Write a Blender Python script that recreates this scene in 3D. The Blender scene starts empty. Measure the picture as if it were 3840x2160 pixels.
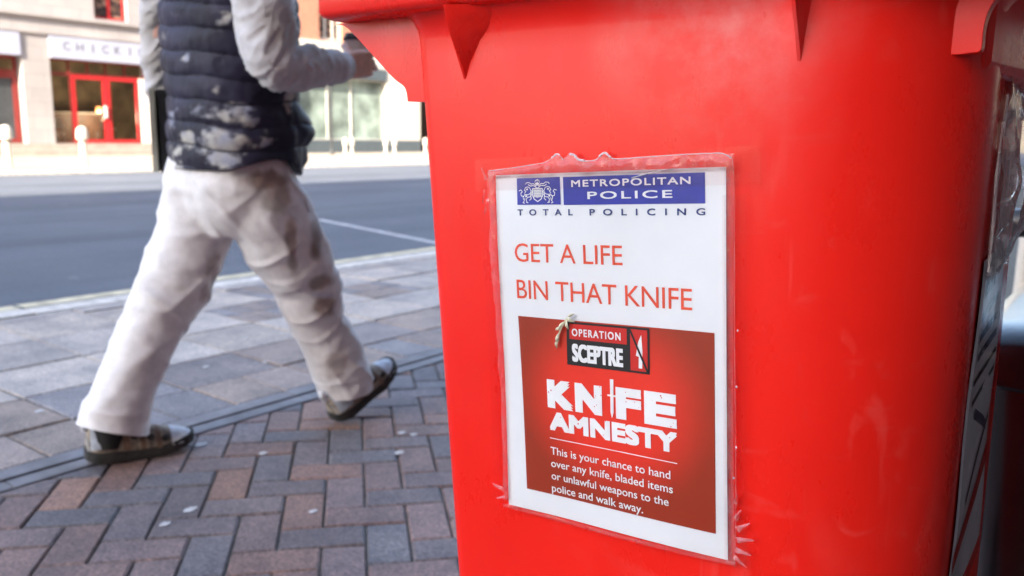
import bpy, bmesh, math, random
from mathutils import Vector, Matrix, noise
random.seed(7)
R = math.radians
scene = bpy.context.scene
COL = scene.collection

# ------------------------------------------------------------------ camera, world, sun, exposure
CAM_H = 0.95
yaw, pitch, roll = R(36.9), R(10.13), 0.015
F = Vector((-math.sin(yaw)*math.cos(pitch), math.cos(yaw)*math.cos(pitch), -math.sin(pitch)))
R0 = Vector((math.cos(yaw), math.sin(yaw), 0)); U0 = R0.cross(F)
RV = R0*math.cos(roll) + U0*math.sin(roll); UV = U0*math.cos(roll) - R0*math.sin(roll)
cd = bpy.data.cameras.new('camera'); cam = bpy.data.objects.new('camera', cd); COL.objects.link(cam)
cam.matrix_world = Matrix(((RV.x, UV.x, -F.x, 0), (RV.y, UV.y, -F.y, 0), (RV.z, UV.z, -F.z, CAM_H), (0, 0, 0, 1)))
cd.sensor_width = 36; cd.lens = 854.6/1024*36; cd.clip_start = 0.02; cd.clip_end = 1000
cd.dof.use_dof = True; cd.dof.focus_distance = 0.69; cd.dof.aperture_fstop = 7.8
scene.camera = cam

SUN_EL, SUN_AZ = R(30), math.atan2(0.25, -0.968)       # direction to the sun: behind the camera, over the near building
wd = bpy.data.worlds.new('World'); scene.world = wd; wd.use_nodes = True
wn = wd.node_tree; bg = wn.nodes['Background']
sk = wn.nodes.new('ShaderNodeTexSky'); sk.sky_type = 'NISHITA'; sk.sun_disc = False
sk.sun_elevation = SUN_EL; sk.sun_rotation = SUN_AZ; sk.air_density = 1.0; sk.dust_density = 2.2; sk.ozone_density = 0.2
wn.links.new(sk.outputs[0], bg.inputs[0]); bg.inputs[1].default_value = 0.15
sl = bpy.data.lights.new('sun', 'SUN'); sl.energy = 3.8; sl.angle = R(0.5); sl.color = (1.0, 0.87, 0.70)
so = bpy.data.objects.new('sun', sl); COL.objects.link(so)
sd = Vector((math.sin(SUN_AZ)*math.cos(SUN_EL), math.cos(SUN_AZ)*math.cos(SUN_EL), math.sin(SUN_EL)))
so.rotation_euler = sd.to_track_quat('Z', 'Y').to_euler(); so.location = (10, -20, 30)
scene.view_settings.view_transform = 'Standard'; scene.view_settings.look = 'None'
scene.view_settings.exposure = 2.55; scene.view_settings.gamma = 1.0
scene.cycles.max_bounces = 8; scene.cycles.transparent_max_bounces = 12

# ------------------------------------------------------------------ helpers
def tag(o, label=None, cat=None, group=None, kind=None):
    if label: o['label'] = label
    if cat: o['category'] = cat
    if group: o['group'] = group
    if kind: o['kind'] = kind
    return o
def empty(name, loc, label=None, cat=None, group=None, rz=0):
    o = bpy.data.objects.new(name, None); COL.objects.link(o); o.location = loc; o.rotation_euler = (0, 0, rz)
    o.empty_display_size = 0.1
    return tag(o, label, cat, group)
def copy_tree(o, parent=None):
    c = o.copy(); COL.objects.link(c); c.parent = parent
    for ch in list(o.children): copy_tree(ch, c)
    return c
def root_of(o):
    while o.parent: o = o.parent
    return o
def mesh_obj(name, verts, faces, mat, parent=None, smooth=False, bevel=0, local=False, cols=None, angle=40):
    me = bpy.data.meshes.new(name)
    if parent is not None and not local:
        t = root_of(parent).location
        verts = [(v[0]-t[0], v[1]-t[1], v[2]-t[2]) for v in verts]
    me.from_pydata([tuple(v) for v in verts], [], faces); me.update()
    if mat: me.materials.append(mat)
    if cols is not None:
        at = me.color_attributes.new('Col', 'FLOAT_COLOR', 'POINT')
        for i, c in enumerate(cols): at.data[i].color = (c[0], c[1], c[2], 1)
    o = bpy.data.objects.new(name, me); COL.objects.link(o)
    if parent is not None: o.parent = parent
    if smooth:
        for p in me.polygons: p.use_smooth = True
        if angle < 180: me.set_sharp_from_angle(angle=R(angle))
    if bevel:
        m = o.modifiers.new('bevel', 'BEVEL'); m.width = bevel; m.segments = 2; m.limit_method = 'ANGLE'; m.angle_limit = R(35)
    return o
class MB:
    def __init__(s): s.v = []; s.f = []
    def add(s, vs, fs):
        b = len(s.v); s.v += [tuple(x) for x in vs]; s.f += [tuple(i+b for i in f) for f in fs]; return s
    def box(s, x0, x1, y0, y1, z0, z1):
        return s.add([(x0,y0,z0),(x1,y0,z0),(x1,y1,z0),(x0,y1,z0),(x0,y0,z1),(x1,y0,z1),(x1,y1,z1),(x0,y1,z1)],
                     [(0,3,2,1),(4,5,6,7),(0,1,5,4),(1,2,6,5),(2,3,7,6),(3,0,4,7)])
    def loft(s, rings, cap0=True, cap1=True):
        n = len(rings[0]); vs = [p for r in rings for p in r]; fs = []
        for i in range(len(rings)-1):
            for j in range(n):
                k = (j+1) % n; fs.append((i*n+j, i*n+k, (i+1)*n+k, (i+1)*n+j))
        if cap0: fs.append(tuple(range(n-1, -1, -1)))
        if cap1: fs.append(tuple(range((len(rings)-1)*n, len(rings)*n)))
        return s.add(vs, fs)
    def tube(s, pts, rad, n=12, cap=True):
        pts = [Vector(p) for p in pts]; rads = rad if isinstance(rad, (list, tuple)) else [rad]*len(pts)
        rings = []; up = None
        for i, p in enumerate(pts):
            d = (pts[min(i+1, len(pts)-1)] - pts[max(i-1, 0)]).normalized()
            if up is None: up = d.orthogonal().normalized()
            up = (up - d*up.dot(d)).normalized(); sd_ = d.cross(up)
            rings.append([p + (up*math.cos(2*math.pi*j/n) + sd_*math.sin(2*math.pi*j/n))*rads[i] for j in range(n)])
        return s.loft(rings, cap, cap)
    def lathe(s, c, prof, n=24, cap=True):
        return s.loft([[(c[0]+r*math.cos(2*math.pi*j/n), c[1]+r*math.sin(2*math.pi*j/n), c[2]+z) for j in range(n)] for r, z in prof], cap, cap)
    def prism(s, poly, fn, w0, w1):
        n = len(poly); return s.add([fn(a, b, w0) for a, b in poly] + [fn(a, b, w1) for a, b in poly],
                     [tuple(range(n-1, -1, -1)), tuple(range(n, 2*n))] + [(i, (i+1) % n, n+(i+1) % n, n+i) for i in range(n)])
    def build(s, name, mat, parent=None, **k): return mesh_obj(name, s.v, s.f, mat, parent, **k)

# ------------------------------------------------------------------ materials
def new_mat(name):
    m = bpy.data.materials.new(name); m.use_nodes = True
    nt = m.node_tree; return m, nt, nt.nodes['Principled BSDF']
def nd(nt, t, **k):
    n = nt.nodes.new(t)
    for a, b in k.items(): setattr(n, a, b)
    return n
def noise_tex(nt, scale, detail=4, rough=0.55, stretch=None, src='Object'):
    tc = nd(nt, 'ShaderNodeTexCoord'); n = nd(nt, 'ShaderNodeTexNoise'); n.inputs['Scale'].default_value = scale
    n.inputs['Detail'].default_value = detail; n.inputs['Roughness'].default_value = rough
    v = tc.outputs[src]
    if stretch:
        mp = nd(nt, 'ShaderNodeMapping'); mp.inputs['Scale'].default_value = stretch; nt.links.new(v, mp.inputs[0]); v = mp.outputs[0]
    nt.links.new(v, n.inputs['Vector']); return n.outputs['Fac']
def ramp(nt, fac, stops):
    r = nd(nt, 'ShaderNodeValToRGB'); e = r.color_ramp.elements
    e[0].position, e[0].color = stops[0][0], (*stops[0][1], 1); e[1].position, e[1].color = stops[-1][0], (*stops[-1][1], 1)
    for p, c in stops[1:-1]:
        x = e.new(p); x.color = (*c, 1)
    nt.links.new(fac, r.inputs[0]); return r.outputs[0]
def mixc(nt, fac, a, b, mode='MIX'):
    m = nd(nt, 'ShaderNodeMix', data_type='RGBA', blend_type=mode)
    for s, v in ((m.inputs[0], fac), (m.inputs[6], a), (m.inputs[7], b)):
        if hasattr(v, 'is_linked'): nt.links.new(v, s)
        elif isinstance(v, (int, float)): s.default_value = v
        else: s.default_value = (*v, 1)
    return m.outputs[2]
def bump(nt, b, h, strength, dist=0.01):
    n = nd(nt, 'ShaderNodeBump'); n.inputs['Strength'].default_value = strength; n.inputs['Distance'].default_value = dist
    nt.links.new(h, n.inputs['Height'])
    if b.inputs['Normal'].is_linked: nt.links.new(b.inputs['Normal'].links[0].from_socket, n.inputs['Normal'])
    nt.links.new(n.outputs[0], b.inputs['Normal'])
def pmat(name, col, rough=0.6, var=0.15, scale=12, bmp=0, bscale=80, spec=0.5, attr=False, metal=0, coat=0, bdist=0.004):
    m, nt, b = new_mat(name)
    lo = tuple(max(0, c*(1-var)) for c in col); hi = tuple(min(1, c*(1+var)) for c in col)
    c = ramp(nt, noise_tex(nt, scale), [(0.3, lo), (0.7, hi)])
    if attr:
        a = nd(nt, 'ShaderNodeVertexColor', layer_name='Col'); c = mixc(nt, 1.0, c, a.outputs[0], 'MULTIPLY')
    nt.links.new(c, b.inputs['Base Color']); b.inputs['Roughness'].default_value = rough
    b.inputs['Specular IOR Level'].default_value = spec; b.inputs['Metallic'].default_value = metal; b.inputs['Coat Weight'].default_value = coat
    if bmp: bump(nt, b, noise_tex(nt, bscale), bmp, bdist)
    return m

M = {}
# paving, asphalt
def stone_mat(name, tint=(1, 1, 1), grain=260):
    m, nt, b = new_mat(name)
    a = nd(nt, 'ShaderNodeVertexColor', layer_name='Col')
    g = ramp(nt, noise_tex(nt, grain, 3, 0.7), [(0.28, (0.42, 0.42, 0.44)), (0.5, (1, 1, 1)), (0.74, (1.75, 1.65, 1.55))])
    c = mixc(nt, 1.0, a.outputs[0], g, 'MULTIPLY')
    d = ramp(nt, noise_tex(nt, 5, 5, 0.6), [(0.3, (0.68, 0.69, 0.72)), (0.7, (1.22, 1.18, 1.13))])
    c = mixc(nt, 1.0, c, d, 'MULTIPLY'); c = mixc(nt, 1.0, c, ramp(nt, noise_tex(nt, 34, 5, 0.7), [(0.32, (0.74, 0.74, 0.76)), (0.68, (1.2, 1.17, 1.13))]), 'MULTIPLY'); c = mixc(nt, 1.0, c, tint, 'MULTIPLY')
    nt.links.new(c, b.inputs['Base Color']); b.inputs['Roughness'].default_value = 0.62
    bump(nt, b, noise_tex(nt, 180, 4, 0.7), 0.35, 0.003)
    return m
M['paver'] = stone_mat('paver', grain=120); M['slab'] = stone_mat('slab', grain=140)
M['joint'] = pmat('joint_sand', (0.12, 0.115, 0.10), 0.95, 0.4, 30)
M['iron'] = pmat('drain_stone', (0.155, 0.155, 0.17), 0.6, 0.3, 9, 0.3, 220)
M['slot'] = pmat('drain_slot', (0.012, 0.013, 0.015), 0.8, 0.3, 20)
M['kerb'] = pmat('kerb_stone', (0.60, 0.57, 0.53), 0.7, 0.3, 14, 0.4, 180)
m, nt, b = new_mat('asphalt')
c = ramp(nt, noise_tex(nt, 0.5, 6, 0.6), [(0.3, (0.066, 0.080, 0.105)), (0.7, (0.098, 0.112, 0.138))])
c = mixc(nt, 1.0, c, ramp(nt, noise_tex(nt, 120, 3, 0.7), [(0.3, (0.65, 0.65, 0.65)), (0.7, (1.4, 1.4, 1.4))]), 'MULTIPLY')
c = mixc(nt, 1.0, c, ramp(nt, noise_tex(nt, 0.9, 4, 0.6, (1, .12, 1)), [(0.35, (0.80, 0.80, 0.80)), (0.65, (1.2, 1.2, 1.2))]), 'MULTIPLY')
c = mixc(nt, ramp(nt, noise_tex(nt, 3.5, 2, 0.5), [(0.70, (0, 0, 0)), (0.73, (.5, .5, .5))]), c, (0.17, 0.175, 0.19))
nt.links.new(c, b.inputs['Base Color']); b.inputs['Roughness'].default_value = 0.75; bump(nt, b, noise_tex(nt, 150), 0.5, 0.006); M['asphalt'] = m
M['ground'] = pmat('ground', (0.16, 0.15, 0.13), 0.9, 0.3, 0.3)
M['far_paving'] = pmat('far_paving', (0.30, 0.255, 0.21), 0.85, 0.2, 0.9)
M['line'] = pmat('road_paint', (0.42, 0.43, 0.46), 0.7, 0.35, 10)
M['yellow'] = pmat('yellow_paint', (0.60, 0.54, 0.38), 0.7, 0.35, 9)
M['gum'] = pmat('gum', (0.50, 0.50, 0.50), 0.7, 0.15, 60)
# bin plastic
m, nt, b = new_mat('red_plastic')
c = ramp(nt, noise_tex(nt, 6, 5, 0.6), [(0.3, (0.80, 0.011, 0.005)), (0.7, (0.87, 0.014, 0.007))])
def streaks(rot_, scale, stretch, lo, hi):
    tc = nd(nt, 'ShaderNodeTexCoord'); mp = nd(nt, 'ShaderNodeMapping'); mp.inputs['Rotation'].default_value = (0, R(rot_), 0); mp.inputs['Scale'].default_value = stretch
    n = nd(nt, 'ShaderNodeTexNoise'); n.inputs['Scale'].default_value = scale; n.inputs['Detail'].default_value = 3; n.inputs['Distortion'].default_value = .6
    nt.links.new(tc.outputs['Object'], mp.inputs[0]); nt.links.new(mp.outputs[0], n.inputs['Vector']); return ramp(nt, n.outputs['Fac'], [(lo, (0, 0, 0)), (hi, (1, 1, 1))])
blot = ramp(nt, noise_tex(nt, 5, 3, 0.5), [(0.45, (0, 0, 0)), (0.70, (1, 1, 1))])
for rot_, sc_, stv, lo, hi, amt in ((35, 40, (1, 1, .10), .60, .72, .22), (-28, 55, (1, .5, .3), .61, .72, .22), (75, 48, (.3, 1, 1), .62, .74, .2), (5, 14, (1, 1, .5), .55, .8, .10)):
    f_ = mixc(nt, 1.0, mixc(nt, 1.0, streaks(rot_, sc_, stv, lo, hi), blot, 'MULTIPLY'), (amt, amt, amt), 'MULTIPLY')
    c = mixc(nt, f_, c, (0.88, 0.20, 0.17))
# pale patch under the rim: scuffs, with sky glare put into the colour
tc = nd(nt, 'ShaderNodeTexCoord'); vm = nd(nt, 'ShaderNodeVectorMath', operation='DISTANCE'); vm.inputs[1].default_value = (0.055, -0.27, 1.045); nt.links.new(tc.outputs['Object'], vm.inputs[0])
glare_scuff = ramp(nt, vm.outputs['Value'], [(0.02, (1, 1, 1)), (0.11, (0, 0, 0))]); wn_ = ramp(nt, noise_tex(nt, 16, 5, 0.7), [(0.35, (0, 0, 0)), (0.65, (1, 1, 1))])
c = mixc(nt, mixc(nt, 1.0, mixc(nt, 1.0, glare_scuff, wn_, 'MULTIPLY'), (.34, .34, .34), 'MULTIPLY'), c, (0.85, 0.42, 0.40))
dirt = ramp(nt, noise_tex(nt, 90, 2, 0.5), [(0.80, (0, 0, 0)), (0.815, (1, 1, 1))])
c = mixc(nt, dirt, c, (0.20, 0.012, 0.01))
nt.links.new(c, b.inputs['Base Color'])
rr = ramp(nt, noise_tex(nt, 12, 6, 0.7, (1, 1, 0.5)), [(0.3, (0.22, 0.22, 0.22)), (0.7, (0.40, 0.40, 0.40))])
nt.links.new(rr, b.inputs['Roughness']); b.inputs['Specular IOR Level'].default_value = 0.34
bump(nt, b, noise_tex(nt, 7, 2, 0.4), 0.12, 0.01); bump(nt, b, noise_tex(nt, 420, 2, 0.5), 0.06, 0.001)
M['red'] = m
M['black_plastic'] = pmat('black_plastic', (0.012, 0.012, 0.013), 0.28, 0.3, 20)
M['rubber'] = pmat('rubber', (0.02, 0.02, 0.02), 0.8, 0.3, 20)
# poster
M['paper'] = pmat('paper', (0.80, 0.82, 0.86), 0.45, 0.025, 25)
M['paper_grey'] = pmat('side_paper', (0.80, 0.80, 0.84), 0.5, 0.06, 25)
M['blue'] = pmat('blue_print', (0.018, 0.028, 0.36), 0.35, 0.12, 90)
M['navy'] = pmat('navy_print', (0.02, 0.045, 0.20), 0.5, 0.1, 80)
M['white_print'] = pmat('white_print', (0.86, 0.87, 0.90), 0.45, 0.03, 60)
M['orange_print'] = pmat('orange_print', (0.78, 0.075, 0.03), 0.5, 0.06, 60)
M['black_print'] = pmat('black_print', (0.016, 0.014, 0.016), 0.4, 0.1, 60)
M['redbox'] = pmat('red_print', (0.62, 0.02, 0.016), 0.42, 0.05, 80)
M['panel'] = pmat('photo_print', (1, 1, 1), 0.42, 0.04, 120, attr=True)
M['grey_print'] = pmat('grey_print', (0.09, 0.10, 0.16), 0.5, 0.3, 300)
def film(name, gl=0.10, rough=0.08, tint=(1, 1, 1), bs=25, bst=0.25):
    m, nt, b = new_mat(name); out = nt.nodes['Material Output']; nt.nodes.remove(b)
    t = nd(nt, 'ShaderNodeBsdfTransparent'); t.inputs[0].default_value = (*tint, 1)
    g = nd(nt, 'ShaderNodeBsdfGlossy'); g.inputs['Roughness'].default_value = rough
    fr = nd(nt, 'ShaderNodeFresnel'); fr.inputs['IOR'].default_value = 1.45
    mul = nd(nt, 'ShaderNodeMath', operation='MULTIPLY'); mul.inputs[1].default_value = gl*10
    nt.links.new(fr.outputs[0], mul.inputs[0])
    bp = nd(nt, 'ShaderNodeBump'); bp.inputs['Strength'].default_value = bst; bp.inputs['Distance'].default_value = 0.004
    nt.links.new(noise_tex(nt, bs, 3), bp.inputs['Height']); nt.links.new(bp.outputs[0], g.inputs['Normal']); nt.links.new(bp.outputs[0], fr.inputs['Normal'])
    cl = nd(nt, 'ShaderNodeClamp'); nt.links.new(mul.outputs[0], cl.inputs[0])
    mx = nd(nt, 'ShaderNodeMixShader'); nt.links.new(cl.outputs[0], mx.inputs[0]); nt.links.new(t.outputs[0], mx.inputs[1]); nt.links.new(g.outputs[0], mx.inputs[2])
    nt.links.new(mx.outputs[0], out.inputs[0]); return m
M['film'] = film('clear_plastic', 0.06, 0.09)
M['tape'] = film('clear_tape', 0.035, 0.16, (0.97, 0.93, 0.93))
def haze_film(name, white, gl, rough):
    m = film(name, gl, rough, (1, 1, 1), 30, 0.3); nt = m.node_tree; out = nt.nodes['Material Output']; src = out.inputs[0].links[0].from_socket
    d = nd(nt, 'ShaderNodeBsdfDiffuse'); d.inputs[0].default_value = (.9, .9, .93, 1); mx = nd(nt, 'ShaderNodeMixShader')
    w = ramp(nt, noise_tex(nt, 70, 4), [(0.35, (white*.35,)*3), (0.7, (white,)*3)]); nt.links.new(w, mx.inputs[0]); nt.links.new(src, mx.inputs[1]); nt.links.new(d.outputs[0], mx.inputs[2]); nt.links.new(mx.outputs[0], out.inputs[0]); return m
M['film_border'] = haze_film('sleeve_border', 0.10, 0.09, 0.03)
def ridge_mat(name, a=0.55):
    m, nt, b = new_mat(name); b.inputs['Base Color'].default_value = (0.86, 0.86, 0.9, 1); b.inputs['Roughness'].default_value = 0.12
    b.inputs['Alpha'].default_value = a; b.inputs['Specular IOR Level'].default_value = 0.9; return m
M['ridge'] = ridge_mat('plastic_ridge', 0.6); M['ridge_faint'] = ridge_mat('plastic_ridge_faint', 0.14); M['ridge_soft'] = ridge_mat('plastic_ridge_soft', 0.40)
M['film_soft'] = haze_film('sleeve_corner', 0.22, 0.12, 0.10)
M['film_edge'] = haze_film('crumpled_plastic', 0.34, 0.09, 0.13)  # stronger white haze stands in for bright reflections on the loose plastic
M['petal'] = pmat('dry_petal', (0.66, 0.62, 0.44), 0.7, 0.3, 150)
# person
M['sock'] = pmat('sock', (0.02, 0.02, 0.02), 0.9, 0.2, 60)
M['skin'] = pmat('skin', (0.74, 0.44, 0.35), 0.5, 0.15, 40)
M['hair'] = pmat('hair', (0.05, 0.035, 0.025), 0.7, 0.4, 90)
def cloth(name, rough=0.85, bs=900, b1=0.25, sheen=0.2):
    m, nt, b = new_mat(name)
    a = nd(nt, 'ShaderNodeVertexColor', layer_name='Col')
    c = mixc(nt, 1.0, a.outputs[0], ramp(nt, noise_tex(nt, 30, 5, 0.65), [(0.3, (0.88, 0.88, 0.88)), (0.7, (1.08, 1.08, 1.08))]), 'MULTIPLY')
    nt.links.new(c, b.inputs['Base Color']); b.inputs['Roughness'].default_value = rough
    b.inputs['Sheen Weight'].default_value = sheen
    bump(nt, b, noise_tex(nt, bs, 2), b1, 0.001); bump(nt, b, noise_tex(nt, 45, 3), 0.25, 0.006); return m
M['trouser'] = cloth('work_trouser'); M['gilet'] = cloth('quilted_nylon', 0.58, 400, 0.1, 0.02); M['gilet'].node_tree.nodes['Principled BSDF'].inputs['Specular IOR Level'].default_value = 0.28; M['sweat'] = cloth('sweatshirt')
M['shoe'] = pmat('shoe_upper', (0.30, 0.255, 0.20), 0.8, 0.7, 45, 0.3, 200)
M['shoe_grey'] = pmat('shoe_panel', (0.40, 0.45, 0.52), 0.6, 0.2, 40)
M['shoe_tan'] = pmat('shoe_strap', (0.20, 0.13, 0.09), 0.8, 0.2, 40)
M['shoe_white'] = pmat('shoe_toe', (0.60, 0.62, 0.66), 0.6, 0.2, 40)
M['sole'] = pmat('sole', (0.035, 0.035, 0.033), 0.8, 0.3, 40)
M['cup'] = pmat('paper_cup', (0.64, 0.56, 0.54), 0.6, 0.08, 30); M['cup_lid'] = pmat('cup_lid', (0.02, 0.022, 0.03), 0.35, 0.2, 30)
M['folder'] = pmat('folder', (0.008, 0.008, 0.010), 0.5, 0.3, 30); M['folder_edge'] = pmat('folder_edge', (0.30, 0.30, 0.25), 0.6, 0.3, 12)
# street
def wall_brick(name, c1, c2, mortar, scale=1.0, bw=0.5, rh=0.25):
    m, nt, b = new_mat(name)
    tc = nd(nt, 'ShaderNodeTexCoord'); sx = nd(nt, 'ShaderNodeSeparateXYZ'); nt.links.new(tc.outputs['Object'], sx.inputs[0])
    ad = nd(nt, 'ShaderNodeMath', operation='ADD'); nt.links.new(sx.outputs[0], ad.inputs[0]); nt.links.new(sx.outputs[1], ad.inputs[1])
    cx = nd(nt, 'ShaderNodeCombineXYZ'); nt.links.new(ad.outputs[0], cx.inputs[0]); nt.links.new(sx.outputs[2], cx.inputs[1])
    bt = nd(nt, 'ShaderNodeTexBrick'); nt.links.new(cx.outputs[0], bt.inputs['Vector'])
    bt.inputs['Color1'].default_value = (*c1, 1); bt.inputs['Color2'].default_value = (*c2, 1); bt.inputs['Mortar'].default_value = (*mortar, 1)
    bt.inputs['Scale'].default_value = scale; bt.inputs['Brick Width'].default_value = bw; bt.inputs['Row Height'].default_value = rh; bt.inputs['Mortar Size'].default_value = 0.008
    c = mixc(nt, 1.0, bt.outputs[0], ramp(nt, noise_tex(nt, 0.7, 5), [(0.3, (0.85, 0.85, 0.85)), (0.7, (1.1, 1.1, 1.1))]), 'MULTIPLY')
    nt.links.new(c, b.inputs['Base Color']); b.inputs['Roughness'].default_value = 0.85; return m
M['pale_stone'] = wall_brick('pale_stone', (0.35, 0.335, 0.345), (0.385, 0.365, 0.37), (0.27, 0.26, 0.265), 1.0, 0.9, 0.45)
M['orange_brick'] = wall_brick('orange_brick', (0.42, 0.15, 0.085), (0.50, 0.20, 0.11), (0.42, 0.34, 0.28), 1.0, 0.225, 0.075)
M['dark_brick'] = wall_brick('dark_brick', (0.10, 0.06, 0.045), (0.13, 0.075, 0.05), (0.10, 0.09, 0.08), 1.0, 0.225, 0.075)
M['near_brick'] = wall_brick('near_brick', (0.09, 0.062, 0.052), (0.115, 0.075, 0.06), (0.10, 0.09, 0.08), 1.0, 0.225, 0.075)
M['buff'] = wall_brick('buff_brick', (0.40, 0.33, 0.22), (0.46, 0.37, 0.25), (0.4, 0.35, 0.3), 1.0, 0.225, 0.075)
M['render'] = pmat('white_render', (0.55, 0.535, 0.50), 0.8, 0.05, 2)
M['cream'] = pmat('cream_band', (0.55, 0.50, 0.43), 0.8, 0.08, 2)
M['plinth'] = pmat('plinth_stone', (0.33, 0.30, 0.27), 0.8, 0.15, 3)
M['sign_white'] = pmat('sign_white', (0.38, 0.41, 0.53), 0.5, 0.05, 3)
M['letter_grey'] = pmat('letter_grey', (0.13, 0.13, 0.15), 0.5, 0.1, 5)
M['red_frame'] = pmat('red_frame', (0.42, 0.016, 0.02), 0.45, 0.12, 4)
M['dark_red'] = pmat('dark_red_frame', (0.20, 0.02, 0.018), 0.5, 0.15, 4)
M['grey_door'] = pmat('grey_door', (0.055, 0.062, 0.07), 0.4, 0.2, 4)
M['fascia'] = pmat('slate_fascia', (0.075, 0.10, 0.12), 0.5, 0.1, 4)
M['bollard'] = pmat('bollard_paint', (0.62, 0.58, 0.50), 0.6, 0.12, 8)
M['bollard_band'] = pmat('bollard_band', (0.06, 0.055, 0.05), 0.6, 0.2, 8)
M['post'] = pmat('post_paint', (0.03, 0.035, 0.04), 0.5, 0.2, 8)
M['pale_pole'] = pmat('pale_pole', (0.62, 0.56, 0.48), 0.5, 0.1, 8)
M['slate'] = pmat('roof', (0.06, 0.06, 0.065), 0.8, 0.2, 2)
M['room_wall'] = pmat('room_wall', (0.26, 0.20, 0.125), 0.8, 0.55, 1.3)
M['room_pale'] = pmat('room_pale', (0.62, 0.74, 0.70), 0.8, 0.12, 1.0)
M['room_floor'] = pmat('room_floor', (0.10, 0.07, 0.05), 0.6, 0.3, 2)
M['counter'] = pmat('counter', (0.07, 0.035, 0.022), 0.6, 0.4, 2)
M['chair_white'] = pmat('chair_white', (0.62, 0.63, 0.62), 0.5, 0.1, 6)
M['goods'] = pmat('goods', (0.28, 0.32, 0.36), 0.7, 0.5, 3)
def pane_mat(name, tint, refl=1.0):
    m, nt, b = new_mat(name); out = nt.nodes['Material Output']; nt.nodes.remove(b)
    t = nd(nt, 'ShaderNodeBsdfTransparent'); t.inputs[0].default_value = (*tint, 1)
    g = nd(nt, 'ShaderNodeBsdfGlossy'); g.inputs['Roughness'].default_value = 0.02
    fr = nd(nt, 'ShaderNodeFresnel'); fr.inputs['IOR'].default_value = 1.5
    mx = nd(nt, 'ShaderNodeMixShader'); nt.links.new(fr.outputs[0], mx.inputs[0]); nt.links.new(t.outputs[0], mx.inputs[1]); nt.links.new(g.outputs[0], mx.inputs[2])
    nt.links.new(mx.outputs[0], out.inputs[0]); return m
M['pane'] = pane_mat('pane', (0.86, 0.86, 0.82)); M['pane_green'] = pmat('glare_pane', (0.235, 0.30, 0.275), 0.12, 0.55, 1.1)  # opaque shop pane: reflections and interior light put into its pale green colour
m, nt, b = new_mat('upper_pane')
c = ramp(nt, noise_tex(nt, 2.2, 3, 0.6, (1, 1, 2.5)), [(0.4, (0.035, 0.03, 0.035)), (0.52, (0.10, 0.06, 0.045)), (0.62, (0.40, 0.26, 0.20))])
nt.links.new(c, b.inputs['Base Color']); b.inputs['Roughness'].default_value = 0.06; M['upper_pane'] = m
m, nt, b = new_mat('lamp_glow'); b.inputs['Base Color'].default_value = (0.9, 0.5, 0.2, 1)
b.inputs['Emission Color'].default_value = (1.0, 0.36, 0.12, 1); b.inputs['Emission Strength'].default_value = 1.1; M['glow'] = m

# ------------------------------------------------------------------ ground, road, paving
def sheet(name, x0, x1, y0, y1, z, mat, kind='structure'):
    return tag(mesh_obj(name, [(x0,y0,z),(x1,y0,z),(x1,y1,z),(x0,y1,z)], [(0,1,2,3)], mat), kind=kind)
sheet('ground', -320, 320, -320, 320, -0.20, M['ground'])
sheet('road', -18.9, -4.74, -120, 140, -0.012, M['asphalt'])
tag(MB().box(-31, -18.9, -120, 140, -0.15, 0.05).build('far_pavement', M['far_paving']), kind='structure')
mb = MB()
for i in range(70): mb.box(-18.9, -18.74, -10+i*0.91, -10+i*0.91+0.90, -0.15, 0.056)
tag(mb.build('far_kerb', M['kerb'], bevel=0.012), kind='structure')
sheet('near_pavement', -4.60, 12, -120, 140, -0.0085, M['joint'])
mb = MB()
y = -6.0
while y < 40:
    l = 0.9 + random.uniform(-.03, .03); mb.box(-4.755, -4.592, y, y+l-0.008, -0.15, 0.002+random.uniform(-.003, .003)); y += l
tag(mb.build('kerb', M['kerb'], bevel=0.008), kind='structure')
mb = MB()
for x0, x1 in ((-4.94, -4.82),):
    y = -5.0
    while y < 40:
        l = random.uniform(0.6, 2.4); mb.add([(x0+random.uniform(-.006,.006), y, -0.008), (x1, y, -0.008), (x1, y+l, -0.008), (x0+random.uniform(-.006,.006), y+l, -0.008)], [(0,1,2,3)]); y += l+random.choice((0, 0, .02))
tag(mb.build('yellow_line', M['yellow']), kind='structure')
a, bb_ = Vector((-7.5, 6.33, -0.008)), Vector((-5.0, 5.64, -0.008)); d = (bb_-a).normalized(); p = Vector((-d.y, d.x, 0))*0.05
tag(MB().add([a-p, bb_-p, bb_+p, a+p], [(0,1,2,3)]).build('road_marking', M['line']), kind='structure')

def paver_block(V, Fc, Cc, quad, col, z, ch=0.004, h=0.02):
    """one paver: flat top with a small chamfer; quad = its corners (x,y) counter-clockwise"""
    n = len(quad); cx_ = sum(p[0] for p in quad)/n; cy_ = sum(p[1] for p in quad)/n; b0 = len(V); tx, ty = random.uniform(-.012, .012), random.uniform(-.012, .012)
    tl = lambda px, py: z + (px-cx_)*tx + (py-cy_)*ty
    for px, py in quad: V.append((px, py, z-h))
    for px, py in quad: V.append((px, py, tl(px, py)-ch))
    for px, py in quad:
        dx, dy = cx_-px, cy_-py; l = math.hypot(dx, dy) or 1; k = min(ch*1.4, l*.5); V.append((px+dx/l*k, py+dy/l*k, tl(px, py)))
    Fc.append(tuple(b0+2*n+k for k in range(n)))
    for k in range(n):
        k2 = (k+1) % n; Fc.append((b0+n+k, b0+n+k2, b0+2*n+k2, b0+2*n+k)); Fc.append((b0+k, b0+k2, b0+n+k2, b0+n+k))
    Cc += [col]*(3*n)
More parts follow.
